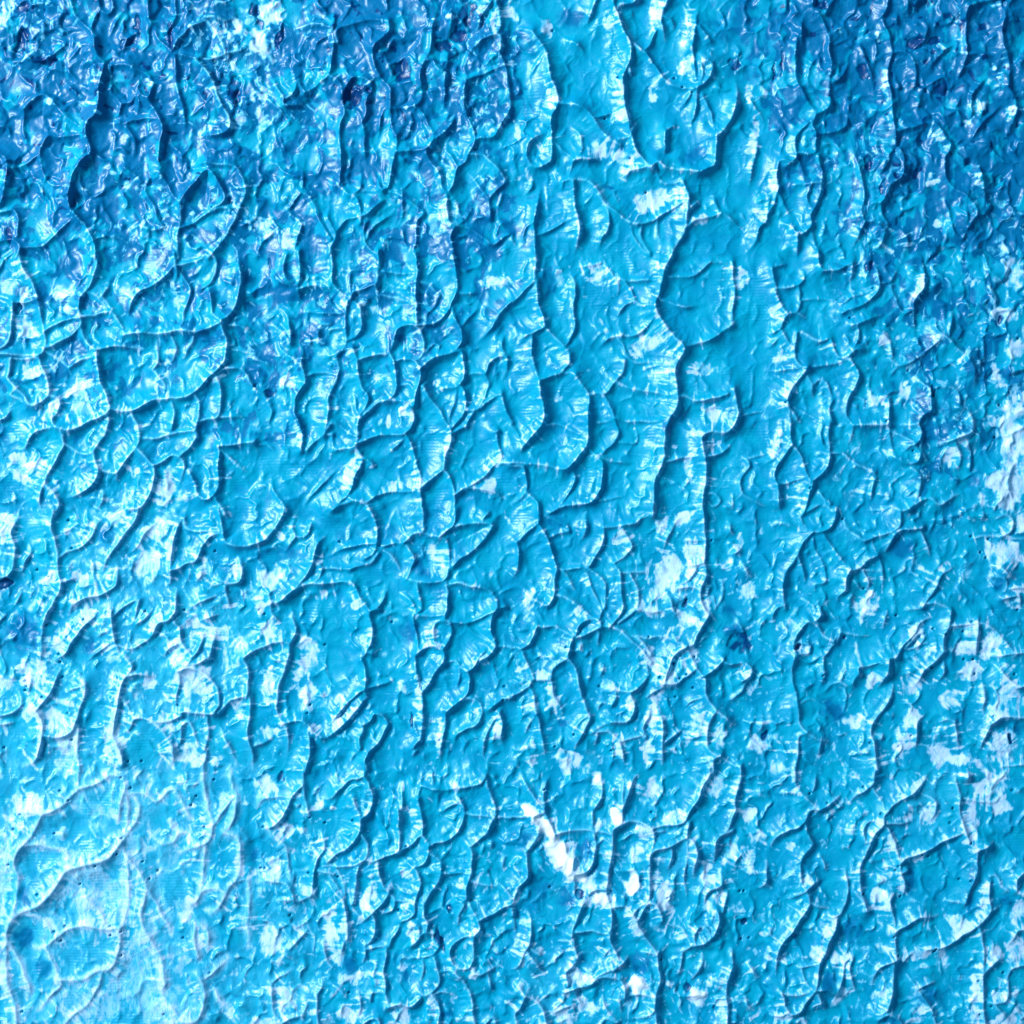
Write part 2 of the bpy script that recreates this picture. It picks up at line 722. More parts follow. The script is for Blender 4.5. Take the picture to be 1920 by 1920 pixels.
4 80,2 80,12 81,20 82,24 78,30 70,38 60,41 54,44
3 54,37 62,32 72,28 80,24
3 82,22 90,20 94,12 98,10
4 114,4 115,14 115,24 110,30 107,36 108,44 107,54
3 91,24 94,34 96,44 98,50
3 108,40 100,44 96,40
4 13,44 20,43 26,46 30,46
4 13,44 10,50 8,56 10,60 14,66 19,70
4 8,56 2,58 -2,58
3 8,60 4,64 -2,70
3 19,70 20,62 21,58 28,60 36,64 44,62
4 19,70 20,78 23,83 28,84
3 23,83 34,84 44,82 52,80 60,75
3 46,62 48,72 52,77 58,75 63,70 66,62 65,54 58,53 50,58
4 60,75 66,71 74,71
4 60,52 70,50 78,47 86,44
3 72,54 80,56 88,62 91,70 91,78 84,79
3 91,78 96,82 104,81 112,76 118,71 126,64 128,60
3 110,58 111,66 114,70
4 128,60 134,64 140,70 148,76 152,84 153,94 153,103
3 128,60 124,54 125,46
4 136,40 136,50 134,60
2 96,82 92,88 89,92
2 110,74 114,86 118,94 120,98
4 28,84 24,90 18,98 13,106 13,112
3 -2,86 10,86 24,84
3 0,100 6,106 13,108
3 28,90 31,96 32,104 33,110
3 33,96 36,93 42,96 45,104 47,110
4 47,110 44,116 46,124
4 60,78 64,84 66,92 64,100 60,106 58,112 58,122 62,128 60,138 56,142
4 13,112 15,122 16,132 16,142
2 13,112 22,116 30,120 38,124
3 14,114 20,122 26,126
4 38,116 39,126 38,134 40,142 44,146
4 43,116 44,126 44,136 45,146 45,150
4 16,142 22,150 26,160 30,168
4 16,142 10,150 5,158 4,166 6,172
3 45,150 38,148 32,150
4 45,150 44,156 40,162 32,168 28,172
3 45,148 54,148 60,152 64,158
4 32,170 29,178 27,188 25,194
3 4,172 14,170 28,166
4 6,172 6,182 8,192
3 56,150 64,155 72,160 78,162
4 62,128 74,127 88,127
4 88,127 89,118 89,108 84,106
3 89,127 90,138 92,148 94,152
3 84,106 92,102 100,101
2 60,106 70,108 70,118
4 94,126 104,126 110,127 112,134 109,140 104,143
3 90,132 100,136 108,140
4 108,142 112,148 111,154 106,156 100,155 94,152
3 100,148 104,144
4 109,126 114,120 120,117 128,116
4 104,86 112,94 119,100 121,110 120,116
3 106,108 112,116 116,120
3 121,100 128,98 138,100 142,108 140,114
4 140,114 148,118 152,126 150,132 142,136 132,140 122,143
3 112,140 114,148 120,156
3 138,140 142,150 141,158 134,158
4 106,160 111,164 111,174 108,184 102,190 96,190
3 100,180 108,176
3 112,164 120,166
4 104,190 112,184 120,182 128,186 138,180 144,178
3 36,172 40,180 46,186
3 78,166 77,176 76,186
3 28,192 38,186 46,190 50,194
2 96,182 92,188 70,192
w 4,40 5,14 0
w 10,75 7,10 20
w 14,98 6,8 20
w 111,24 5,10 20
w 97,50 4,5 -30
w 150,20 6,5 -20
w 143,97 3,5 10
w 170,90 4,14 -12
w 182,130 10,30 0
w 180,175 14,18 0
w 168,166 5,9 30
w 184,70 8,6 0
w 100,100 10,8 30
w 76,108 6,9 0
w 20,178 10,10 30
w 86,66 4,10 -10
w 176,44 10,8 0
w 182,14 8,14 0
w 168,20 5,14 0
w 126,63 5,5 0
w 5,140 5,12 10
w 136,150 6,8 0
n 75,9 4,4 -30
n 174,48 2,3 0
b 86,12 7,9 0
b 150,90 4,20 0
b 140,30 10,8 0
b 155,168 7,8 20
b 135,110 10,12 0
b 142,55 8,10 0
n 122,102 2,5 10
. 60,47 77,25 30,174 107,146 104,86 186,62 172,112 169,136 12,110 87,124
T 0 2
4 15,-2 14,8 11,16 13,26 12,36 11,44 6,48 -2,48
3 22,22 24,30 20,38 17,48
4 42,-2 40,8 42,18 44,28 45,38 45,44 48,52 47,58 42,66 38,74 35,84 33,94 33,104 30,116
3 44,36 52,30 62,26 70,20 74,10 80,2
4 106,-2 102,8 94,18 88,26 82,34 78,42 77,48
3 120,4 112,14 104,24 96,32
4 140,-2 135,12 132,22 130,32 129,40 130,44 128,52 122,54
4 88,36 89,46 88,54 84,58 76,62 66,64 58,68
3 48,52 54,50 60,48
4 166,-2 167,10 168,14 170,22 178,25 186,25 192,23
3 140,4 142,12 148,14 158,14 166,14
4 168,14 160,18 154,24 148,28 138,28
4 152,28 148,36 142,38 134,42 130,43
4 150,40 152,46 146,52
4 176,30 181,36 182,46 180,52 172,53 166,50
3 152,46 158,52 164,54 170,52
4 133,54 134,64 133,74
4 170,56 172,66 174,74
4 140,74 148,68 158,64 166,60
4 133,74 128,80 120,84 116,92
3 88,76 94,70 102,66 105,66 103,74 100,82 92,86
3 104,82 112,78 116,70
4 85,74 86,84 87,94 90,104 92,110 91,116
4 56,56 56,68 52,78
4 74,70 72,78 66,84 60,92 56,96 50,106 44,110 40,116
3 86,96 80,100 74,104 64,112
3 87,86 78,90 72,94
3 90,100 96,102 102,102 108,98 114,94
4 132,82 136,86 137,94 140,100 145,108 142,114 136,118 128,122
4 153,86 153,96 149,104 146,108
4 162,84 162,94 160,104 158,110
4 150,82 158,78 166,76
4 95,108 100,116 96,122 93,128 91,136 90,144 88,152 86,160 86,168 92,178 94,188
4 97,122 106,121 114,122 118,122
3 136,118 136,128 134,138 134,146 132,152 124,156 116,156
4 136,118 144,116 152,118 160,126 165,134 165,144 162,148
4 142,114 150,112 158,108 164,110
4 184,110 187,120 187,130 186,138
4 192,104 184,108
4 165,150 172,142 180,138 188,138 189,148 187,158 186,166 190,178 190,192
4 162,150 152,150 142,148 136,150
4 104,154 112,154 120,156 128,156 138,152
4 102,144 102,154 98,162 90,166
4 112,154 120,160 125,166 130,174 131,184 126,190
3 126,158 134,164 138,160 143,156 146,164 150,174 156,178 154,188
3 156,154 157,166 154,178
3 164,156 168,166 174,176 178,188
3 138,160 136,172
4 14,130 18,140 17,146 10,150 -2,152
3 24,118 24,128 22,138
4 48,114 44,124 40,134 34,142 28,148
4 28,148 33,154 34,164 33,174 28,184 20,190
4 66,128 65,138 62,146 59,156 54,164 44,167 36,166
3 60,124 64,128 56,132 48,136
3 60,120 64,126 70,126
3 60,160 60,172 60,182 62,194
4 80,134 88,138 90,144
2 92,138 98,146 104,156
3 8,74 2,80 -2,86
3 18,56 14,66 10,70
3 28,56 22,66
3 0,158 8,158 14,156
2 130,160 134,174
3 73,182 84,186 92,190
3 55,98 64,88
3 134,98 128,102 122,110
w 6,10 8,12 0
w 90,5 9,7 -20
w 145,125 16,13 20
w 133,103 7,13 -15
w 62,51 5,6 0
w 40,48 8,4 -20
w 110,36 14,12 -40
w 118,14 12,8 -30
w 84,105 6,8 0
w 42,155 6,8 -20
w 113,128 7,4 10
w 129,162 6,4 -30
w 32,160 3,16 0
w 54,175 10,20 10
w 86,170 8,22 0
w 128,30 4,10 10
w 120,80 10,4 -40
w 140,180 14,10 0
w 165,90 8,6 0
w 178,44 4,7 0
w 65,76 5,10 30
w 45,96 8,12 40
w 26,120 12,14 20
w 180,145 6,10 0
w 5,130 8,6 20
n 5,53 5,4 20
b 80,15 6,8 20
b 20,90 14,16 0
b 70,100 8,8 -20
. 29,43 38,48 64,80 45,106 46,112 20,126 21,130 20,133 33,138 4,176 55,170 97,186 107,186 162,29 134,144 110,74 55,27 52,6 48,123 52,150 139,73 36,84
T 1 2
4 22,-2 18,8 12,16 6,22 -2,24
3 30,2 28,12 30,18 26,24 22,32
3 42,6 40,16
4 54,16 48,22 46,28 44,36
3 30,18 38,18
4 86,-2 90,8 92,18 91,26 88,32 82,35
4 91,24 82,24 70,26 60,30 54,33
4 44,36 42,42 38,48 32,54 26,61 18,67 12,68
4 12,68 10,62 14,58 22,58
4 26,61 32,56 40,53 50,54 60,53 70,52 75,54 78,62 82,68 86,74
3 44,36 50,42 48,50 42,53
3 50,42 60,42 72,42
3 72,42 76,40 86,38 92,32
4 125,-2 126,8 126,14 120,16 112,22
4 112,22 118,16 124,15 132,17 138,18
4 150,-2 149,8 144,14 138,18
4 138,18 146,12 156,9 166,8 176,9 174,16 168,24 160,30 152,36 148,40
4 176,-2 170,6
4 138,18 143,22 145,30 145,40 143,48 140,51 128,52 118,50
3 96,26 104,23 112,24 116,30 119,36 116,44 114,50
3 92,28 100,32 106,38 110,46
4 100,52 97,60 94,68 87,74 86,80 88,90 87,98 84,104 78,110 72,113
4 87,74 92,72
3 106,60 112,62 118,70 120,76
4 122,52 122,62 124,72 120,76 128,77 138,77 142,76
4 142,52 144,60 144,70 142,78
4 146,54 154,53 164,55 174,58 180,64 181,72 174,76 166,80 158,82 148,82 142,80
4 142,80 134,82 133,90 135,98
4 146,82 147,90 144,98 141,102
3 158,82 164,90 170,94 177,97 180,100
4 180,72 176,80 176,90 180,98 176,106 170,110
4 190,70 182,72
3 180,100 192,100
4 122,106 126,102 134,99 140,102 142,106 140,112 134,120 130,128 125,134
4 120,106 120,116 122,124
3 118,76 120,86 122,96 122,104
3 141,112 150,111 154,116 158,118
4 158,118 164,114 168,108 172,104
4 158,118 160,128 158,136 150,142 144,148
3 152,114 152,126 150,136
4 118,118 122,128 125,138 125,148 124,158 124,168 118,176
3 118,150 118,158 122,166
4 144,148 136,147
4 143,148 142,158 140,168 139,178 138,190
4 146,146 154,140 162,138 168,142 170,150 166,158 158,162 150,166 148,174
4 176,146 184,140 192,138
3 168,142 174,148
4 182,150 184,158 184,168 186,176
3 182,150 176,158 172,168 170,180 168,190
4 80,110 82,118 83,126 82,132
3 83,131 92,129 100,126 105,122
4 84,104 90,105 92,106
4 82,132 76,136 70,142 62,150 56,156 50,162
4 82,134 84,138 80,142
4 80,142 74,150 66,158 58,164 50,170 46,174
4 80,150 81,160 79,168 79,176
3 80,158 86,156 90,150 96,152 99,158 96,166 92,172 84,180
4 84,180 82,184 84,192
3 79,178 74,180 70,188
4 -2,104 8,99 16,97 22,96 26,98 26,106 23,114 20,124 17,132 17,142 18,152 22,158
3 28,70 28,80 30,90 27,98
3 12,68 12,76 18,82 19,88
3 8,106 16,110 24,110
4 22,158 30,156 37,156 42,160 50,168
4 37,156 40,164 41,174 40,184 38,194
4 10,160 22,158 25,166 25,174 22,182
3 0,174 10,170 16,164
3 40,182 44,186
3 46,132 50,136 50,140
2 66,120 70,126 74,132
3 116,182 124,176
3 0,58 6,54 10,60
w 5,16 4,6 0
w 20,18 5,4 -20
w 48,35 5,5 0
w 36,115 7,14 25
w 38,135 13,8 15
w 12,50 10,10 20
w 136,36 10,13 0
w 50,62 7,4 -10
w 4,68 5,12 -10
w 10,88 10,8 0
w 63,140 4,5 20
w 62,156 5,4 -30
w 45,162 5,6 -40
w 75,68 6,6 30
w 82,90 6,8 10
w 103,80 6,3 0
w 110,130 4,4 0
w 122,135 4,14 0
w 138,170 3,16 8
w 180,162 4,12 0
w 10,165 10,4 10
w 40,100 10,6 30
w 132,92 8,10 10
w 170,110 8,6 -30
w 10,130 6,16 10
w 165,148 4,6 0
w 70,150 8,4 -40
b 115,86 8,10 30
b 125,40 7,10 0
n 117,155 1,6 -10
b 170,14 8,5 0
b 15,32 14,6 -10
. 3,73 7,76 52,99 41,144 39,150 138,170 185,140 102,82 63,22 186,130
T 2 2
4 20,-2 20,8 12,14 3,22
4 20,8 24,14 28,24 31,34 33,42 31,50 32,60 29,68 24,69 18,65 12,60 8,54
3 24,2 32,6 40,10 42,14 36,15 28,18
4 3,22 5,32 4,42 -1,50
4 55,-2 55,8 54,16 51,23
4 65,-2 68,8 68,14 66,24 62,34 58,40
4 68,10 80,10 92,7 102,2
3 82,12 86,18 90,26 86,32 80,36 76,38
3 76,38 80,44 88,45 100,44 106,46
2 20,38 26,37 31,37
3 33,42 42,43 51,42 55,46 58,54 62,62 66,72 65,78
4 80,45 81,54 82,64 82,72 78,80 72,86
3 88,46 92,54 94,62 93,70 88,76 80,82
3 56,42 64,48 69,54 70,64 68,72
3 38,44 44,54 48,60
4 32,62 42,64 50,70 58,77 64,82
4 64,82 66,76 
4 47,92 50,84 58,80 64,81 66,86 58,90 48,93
4 19,86 26,86 33,85 40,90 45,93
4 19,86 15,94 10,100 6,102
4 45,93 42,102 41,108 46,114 49,120 50,128 52,136 55,146 58,154 54,162 48,172 45,180
4 41,108 34,114 30,120 29,128 30,138 36,146 38,154
4 6,102 10,110 14,118 16,124 13,130 16,138 18,150
4 16,124 22,124 28,124
4 13,130 6,134 -2,137
3 6,100 0,101
4 18,150 21,160 22,170 24,180 26,186
3 18,150 12,158 8,168
3 64,84 64,94 63,104
4 66,86 76,86 84,90 92,98 98,104 104,112
3 90,92 100,94 110,92 118,95
3 100,112 102,122
3 104,106 100,100 94,94
4 94,72 104,74 112,74 118,78
4 110,56 116,62 120,70 122,76 128,72
4 142,-2 143,8 144,18 144,28 144,38 145,46 142,54 141,62 143,70 147,76 154,84
3 128,2 122,8 118,16 114,24 112,32
3 144,21 132,21 126,22
3 118,46 119,52 124,54 132,50 138,42
3 128,40 136,40 143,39
3 124,56 134,56 141,58
2 152,46 157,54 157,64 153,70
4 118,90 124,98 130,100
4 130,100 124,104 118,112 114,122 113,128
4 130,100 134,108 138,116 142,122
4 113,128 122,128 130,122 137,116
4 130,100 136,98 138,92 142,84 146,78
4 142,122 150,118 157,110
4 157,110 152,106
4 144,122 144,132 146,140 152,148
4 157,112 162,114 172,112 178,116 178,122 172,126
3 176,124 172,132 166,138 158,142
4 152,148 148,154 145,164 145,174 150,180 155,182
4 152,148 160,154 168,160
4 155,182 150,184 150,194
3 155,182 164,188 170,192
3 155,182 144,186 134,188
3 128,146 134,140 144,138
4 108,140 110,150 112,160 112,170 112,182 112,192
3 113,130 106,134 98,140
3 104,142 102,152 98,162 100,168
3 114,172 122,166 128,162
3 70,124 76,130 77,138 74,144
4 76,132 86,134 94,130 100,124
4 87,136 91,142 90,150 86,156 74,156
3 74,156 66,160 60,164
3 64,124 68,118 66,112
3 62,164 72,164 80,170 90,168 98,166
3 80,170 82,180 84,190
3 64,164 62,174
3 74,144 66,142 62,150
3 44,166 50,158 56,152
2 72,136 74,142
4 170,34 174,42 180,50
3 164,6 164,14 168,18
3 160,32 168,30 172,26
4 186,152 186,160 182,166
3 166,76 170,84 174,92 178,98
2 150,60 152,72
w 115,42 10,13 15
w 135,28 8,14 5
w 128,4 10,4 -40
w 112,10 5,8 10
w 125,82 12,9 20
w 108,58 6,8 0
w 30,138 4,14 -8
w 48,74 8,5 25
w 54,50 4,6 -10
w 22,122 6,5 20
w 80,20 7,6 40
w 100,175 6,12 0
w 105,150 5,20 8
w 138,158 8,12 15
w 172,119 6,6 20
w 170,22 4,6 0
w 135,104 5,6 0
w 118,122 6,10 10
w 104,108 6,12 -30
w 12,70 6,14 20
w 70,130 6,6 30
w 88,142 4,8 0
w 100,72 14,6 30
w 160,38 6,8 0
w 182,172 8,8 0
w 176,60 8,8 0
w 5,116 6,10 -20
w 80,172 6,10 -20
w 155,166 6,8 0
w 145,64 3,14 0
n 189,166 3,4 0
n 171,97 9,7 40
n 129,68 2,3 0
b 160,75 6,8 0
b 30,8 8,8 40
b 166,90 10,8 0
b 37,158 4,3 0
. 110,123 136,108 125,124 130,121 135,131 65,130 102,93 40,101 74,178 32,175 149,21 46,166 122,138 120,113
T 3 2
4 50,-2 48,6 44,12 38,15 32,15
3 -2,12 10,8 20,12 28,14
2 -2,24 12,19 28,16
3 22,2 26,10 32,15
4 32,15 26,20 22,28 18,36 13,44 10,54 10,64 12,72
4 38,15 44,24 50,32 56,38 60,43
3 32,20 36,32 40,42 41,52 34,54 34,64
3 21,32 25,44 27,56
4 97,-2 97,8 92,14 82,17 72,21 66,19 58,12 54,4
4 92,18 98,13 106,13 114,12
4 92,18 88,26 86,32
3 112,14 117,24 120,34
3 77,20 79,30 83,38 85,48 83,58
4 60,43 66,42 74,34 80,32
4 60,43 57,50 57,58 52,62 51,70
3 70,43 74,52 72,58
2 70,43 84,43
3 20,64 28,66 33,70 34,76
4 12,70 6,72 3,76 4,84
4 28,72 30,70 36,68 38,74 36,80 30,82 27,76
4 28,82 22,88 18,96 18,102 20,108
4 28,82 36,86 40,92 48,96
3 43,88 53,88 52,94 46,100 42,106
3 18,98 28,98 30,104 20,106
4 40,106 40,116 39,126 36,132
4 18,108 16,118 18,128 20,138 22,148 23,158 28,164
3 20,108 30,112 38,106
2 22,144 32,140 44,148 50,156
4 28,164 22,168 21,180 18,192
4 28,164 36,170 46,172
3 38,170 37,182
2 46,166 54,166 60,164
4 139,40 130,46 124,56 118,64 114,70
3 114,70 106,72 100,74
4 124,76 112,82 108,90 102,96 98,102 94,108
4 134,74 133,84 130,94 130,104
3 103,100 108,94 114,90 116,94 112,100
4 94,108 88,110 88,118 84,126 81,134
4 66,122 66,116 74,114 82,112 86,114
4 66,120 62,128 66,132
4 130,104 122,112 116,118 112,126 106,132
3 130,110 130,120 126,128
4 92,124 91,134 88,142 82,150 77,158 76,166 78,172
4 78,172 78,182 80,192
3 84,164 84,172
4 117,150 110,158 110,168 110,180
3 138,156 140,166 142,178
3 124,158 132,154 138,156
4 155,80 155,92 155,104 155,112
3 155,82 162,84 170,90 178,100 183,106
3 160,108 172,107 183,105 192,104
3 132,84 144,84 154,82
4 168,112 176,122 184,130 190,128
4 159,124 160,136 159,148 160,156
4 165,158 172,153 180,152 192,152
3 164,160 160,170 156,180
3 172,160 178,168 184,176
2 170,192 182,189 192,188
4 162,42 170,40 178,46 188,52
3 160,52 164,48 176,50 176,58 168,64
3 180,57 190,56
3 175,64 186,62 188,74
2 148,22 160,18 172,18 190,20
3 160,-2 158,8
3 164,6 176,2 182,6 180,14 174,18
3 129,2 129,10
2 136,16 140,24 136,34
3 88,70 86,80 85,90
2 54,90 66,92 80,91
3 116,68 124,68 134,72
2 95,100 106,102 118,98
w 178,30 14,10 20
w 165,48 4,8 0
w 180,138 14,12 10
w 170,148 7,6 -20
w 150,88 10,7 0
w 145,102 10,7 0
w 165,100 10,10 30
w 152,120 10,8 30
w 8,86 4,5 0
w 70,72 12,8 0
w 76,62 5,4 0
w 108,152 6,8 20
w 62,156 8,6 0
w 78,124 6,8 30
w 106,130 8,10 30
w 110,90 6,5 -40
w 130,40 6,4 -30
w 190,8 7,8 0
w 135,140 10,8 0
w 128,182 10,8 0
w 176,175 12,14 10
w 186,58 6,2 0
w 140,185 8,6 0
w 26,104 5,4 0
w 180,68 6,5 20
w 100,174 8,12 0
b 170,52 6,6 0
n 55,92 2,2 0
n 20,100 2,3 30
n 180,170 2,4 -30
b 100,28 10,8 0
b 52,152 5,4 30
b 45,150 10,10 0
b 184,160 8,6 0
. 151,18 164,20 158,30 162,34 71,57 186,73 145,89 151,82 146,110 153,110 154,121 183,121 121,116 40,122 167,152 106,167 75,172 97,175 131,91 122,87 55,5 95,77
T 1 3
4 82,-2 82,4 78,6 70,8 62,16 56,21 48,22
4 82,4 86,14 88,20 86,30 80,37
4 74,22 76,28 79,35 79,42 76,50 70,57 62,62 56,68
3 76,22 74,28
3 70,42 78,41
4 80,48 84,54 84,62 82,66
4 82,66 74,70 66,72 62,72
4 82,66 90,68 98,64 106,60 108,50 108,40 107,30
4 106,60 114,56 120,52 126,48
4 110,8 110,18 110,28
3 126,-2 124,10 122,22
4 122,22 124,32 126,42 126,50 130,54 132,56
4 150,-2 152,8 150,14 142,15 134,14
3 126,12 136,14
3 132,0 133,10
4 152,22 156,30 156,38 152,46 144,52 136,54 132,56
3 136,34 144,28 152,24
4 152,14 160,12 168,10 172,4
4 172,6 174,14 178,22 180,32 176,40 174,46 168,52 160,56
3 158,33 166,34 178,35 186,34 192,36
4 130,56 130,64 126,70 120,72
4 131,62 138,68 139,78 136,86 130,94 126,100
4 152,52 160,58 162,68 162,78 158,88 157,96
3 140,77 150,77 160,78
3 160,82 170,86 182,86
4 157,96 162,104 166,112 168,118 164,124
4 164,124 158,124 150,128 146,134 148,144 154,148 160,148 162,142
4 164,124 163,134 162,144 164,152 168,152 178,148 184,142
4 168,112 176,108 184,104 192,100
3 182,84 188,90 192,96
3 176,52 176,62
3 186,62 184,72 188,78
3 150,120 152,108 156,100
4 92,70 94,80 96,88 100,90 96,98 90,104 84,110 76,118
4 78,72 76,82 74,92 74,100
3 74,104 80,110
4 108,64 114,70 120,76 124,84 122,92 120,98
3 101,92 105,96 104,104 96,106 92,103
4 120,98 119,108 114,112 110,113
3 106,98 119,98
4 126,100 126,110 129,116 128,120
3 104,110 108,118 102,126 100,132
4 88,108 90,116 88,124 82,131 76,126
4 98,122 98,132 97,142 96,150 97,160
3 82,132 82,140 78,146
3 84,134 92,132 98,132
4 114,126 118,116 122,118 122,126 118,130
3 120,128 126,122 136,122 138,128 134,136 126,140 118,140
4 134,140 136,150 138,158 134,164 128,168 124,166
3 122,140 126,146 124,156 122,162
4 97,160 98,170 100,176 96,182
4 100,176 108,174 116,176 124,170
3 76,160 78,170 78,180 74,186
3 88,166 96,166 100,172
3 88,166 86,176
4 132,168 137,174 138,182 137,192
3 132,168 140,166 150,170 152,178
4 150,152 156,158 160,166 162,176 164,190
3 138,150 150,150
3 144,152 152,156
4 36,-2 37,10 38,20 40,32 42,44
4 36,12 28,20 26,26 22,34 14,42 8,44
3 28,22 20,20 6,22 0,32
3 30,30 34,24
4 48,44 51,52 52,60 47,66 45,74 44,84 42,94
3 10,46 18,52 24,57 34,62
4 0,84 12,83 22,84 27,90 30,98
3 24,58 24,70 26,84
2 0,77 8,75 16,70
3 28,80 28,90 32,98
3 42,94 34,98
4 50,80 56,86 60,92 66,98 68,106 69,116 69,126
3 52,72 60,72 64,78 67,86 67,94
3 56,76 60,84 66,96
3 48,86 44,92 46,98
3 15,98 30,97
2 38,122 44,124 44,136 42,146
3 26,134 32,128 38,122
3 20,130 24,138 30,144
3 52,122 52,132 54,142 60,150
3 64,124 66,130 64,140
4 12,160 12,170 14,180 20,190
3 48,152 50,162 46,172 48,190
3 14,158 20,154 26,150
3 34,168 38,176 34,184 26,186
4 20,190 30,184 36,184
3 56,160 64,166 70,172
3 80,190 86,186 92,186 94,192
3 60,78 48,74
3 173,152 176,160 178,168
3 172,190 178,184 180,192
2 152,106 158,112
w 85,95 6,15 15
w 58,128 6,16 -10
w 66,118 5,5 0
w 12,75 10,8 0
w 15,132 10,14 -20
w 24,172 9,9 0
w 38,88 6,8 -10
w 28,104 5,4 20
w 8,12 8,8 0
w 116,32 5,8 0
w 124,42 5,6 0
w 112,102 7,6 0
w 114,78 5,7 -30
w 109,12 3,6 0
w 111,146 4,5 20
w 62,140 5,6 0
w 108,180 6,6 0
w 162,152 3,5 0
w 118,120 4,8 0
w 22,46 8,8 20
w 48,28 5,6 0
w 178,118 4,2 20
w 188,24 3,6 30
w 185,112 3,6 20
w 72,182 10,6 0
w 8,190 12,6 0
W 58,29 2,1 0
w 30,20 6,3 -40
w 166,122 5,4 -30
w 133,178 4,10 0
w 56,105 6,8 20
n 138,128 3,10 -10
b 142,146 4,5 0
n 20,6 3,4 0
b 70,146 5,8 10
n 146,104 3,3 0
b 111,154 4,4 0
b 142,184 6,3 0
. 6,43 4,74 7,74 26,109 41,36 52,40 73,38 113,57 70,167 66,190 40,77 107,105 62,80
T 2 3
4 8,0 8,6 12,14 18,22 24,28 26,36 30,44 32,50
4 28,4 25,12 24,20 25,28
3 -2,35 8,35 16,34 24,32
4 14,36 19,42 19,50 14,58 8,61 0,61
4 66,2 67,12 67,20 62,28
4 82,4 83,14 83,24 82,30
4 96,2 90,8 87,18 84,26
4 82,30 82,38 76,44 75,50 74,60 73,70 71,80 70,90
3 60,22 60,34 61,44 62,52
4 32,48 40,46 52,45 64,46 74,48
4 46,56 46,66 46,75 54,76 60,70 62,60 61,50
3 62,56 68,52 72,54 72,62 66,62
4 38,80 44,76 46,66
3 46,76 47,86 46,96
4 11,62 12,72 11,80 4,87
4 70,90 60,90 54,96
3 64,86 70,90 72,98
4 72,98 74,108 74,116 70,122 60,120 48,121
3 52,100 44,102 38,108
4 44,124 46,116 50,106 52,100
4 44,124 46,132 50,140
4 74,102 84,102 89,106 90,110
4 147,-2 147,6 142,14 138,24 132,32 128,38 118,40 108,42 104,44
4 76,44 84,39 94,39 104,43
4 104,44 106,52 104,60
3 106,46 116,46
4 103,70 103,64 108,60 116,58 122,54 130,50
4 130,50 132,40
4 130,50 136,56 138,64 136,72 136,84
3 118,58 118,66 116,76
3 130,54 130,66 129,78 129,90 130,100
4 104,70 103,80 103,90 100,98 94,102 90,108
4 90,108 94,116 98,124 104,132 108,138
4 90,106 94,112 100,100 106,100 110,106 112,112
3 112,112 120,116 126,118 132,128 133,132 126,136 116,138
4 108,138 100,136 94,136
4 73,124 74,118 80,116
4 72,122 74,130 78,138 80,142 76,148
3 66,142 70,136 74,132
4 76,148 84,142 88,138
4 76,148 64,152 58,160 50,163 38,165
4 42,160 40,152 44,148 50,142 56,146
4 58,160 66,154 74,154 80,156 84,162 84,170
3 80,166 80,176 82,184
4 108,138 110,148 110,158 107,168 107,176 104,182 96,184 88,186
3 86,168 96,168 106,170
3 64,192 70,186 78,188
4 107,180 108,192
3 126,138 126,148 122,154
4 141,134 142,144 138,152 132,158
4 133,132 144,128 150,124
4 150,124 154,114 154,106
4 136,130 136,122 140,116 146,120 148,126
4 170,-2 169,12 166,22 166,32 162,42 156,48
4 156,48 152,54 152,64 148,72
3 156,48 164,46
4 155,70 156,80 156,86 148,90 144,96 143,106
3 176,60 168,66 164,76
3 160,88 160,96 158,106
4 190,64 189,76 190,84 182,90
3 162,130 164,140 165,150
4 164,148 160,158 158,168 160,178 160,192
3 158,170 152,172 150,178
3 174,142 180,150 186,158
3 174,166 176,176 184,182
4 10,102 14,112 14,122 12,132 10,135
4 10,135 6,144 -2,150
4 10,135 16,142 22,150 24,156
3 0,104 2,116 2,126
4 10,168 6,178 2,182 4,192
4 10,168 18,172 24,184 26,192
2 10,168 20,164
4 0,158 6,162 10,168
3 38,165 38,172 32,178
3 14,134 24,140
3 30,128 42,128 46,136 50,140
3 0,82 4,88 2,96
3 56,178 50,174 48,166
3 68,166 70,178 76,186
3 33,180 44,176 46,186
3 150,-2 144,14
2 180,10 192,10
W 36,63 14,6.5 60
W 25,43 9,4 50
W 12,31 7,3 35
W 19,37 6,3 45
W 31,52 6,3.5 55
W 42,73 7,4 70
W 49,80 7,3.5 35
W 78,34 4,6 -10
W 64,7 3,4 0
W 93,160 6,5 -10
W 90,85 5,6 30
W 66,97 6,4 0
W 138,168 5,4 40
w 58,85 10,9 20
w 92,117 5,10 -35
w 68,40 7,6 20
w 56,66 3,6 -20
w 104,14 6,9 20
w 98,47 9,5 30
w 108,69 4,5 0
w 108,80 4,5 0
w 150,12 7,9 10
w 183,52 7,6 0
w 176,68 6,10 0
w 146,80 8,9 20
w 125,124 4,5 0
w 37,168 4,7 20
w 50,155 10,8 -20
w 54,176 9,6 20
w 38,184 6,9 0
w 92,60 8,3 0
w 76,142 4,5 0
w 120,34 10,5 -20
w 176,32 6,7 0
w 156,182 4,9 0
w 22,136 5,3 20
w 115,95 7,10 -20
w 32,40 3,5 0
w 158,94 3,7 0
w 140,174 3,3 0
w 188,124 4,3 0
w 3,92 3,8 0
w 184,190 8,4 30
w 162,62 6,10 20
n 50,93 3,4 0
b 95,145 9,8 0
n 173,114 2,4 -10
b 20,88 12,14 0
n 130,162 3,5 0
n 152,180 1,3 0
b 55,60 6,10 0
b 6,52 7,7 0
b 40,96 7,8 0
. 28,88 104,32 170,91 173,91 116,96 111,142 24,15 171,127 177,126
T 3 3
4 18,2 20,12 26,20 34,28 38,30
3 6,18 16,17 22,18
4 38,30 30,30 26,38 20,42 12,46 6,50 0,60
4 38,30 44,27 50,22 54,18
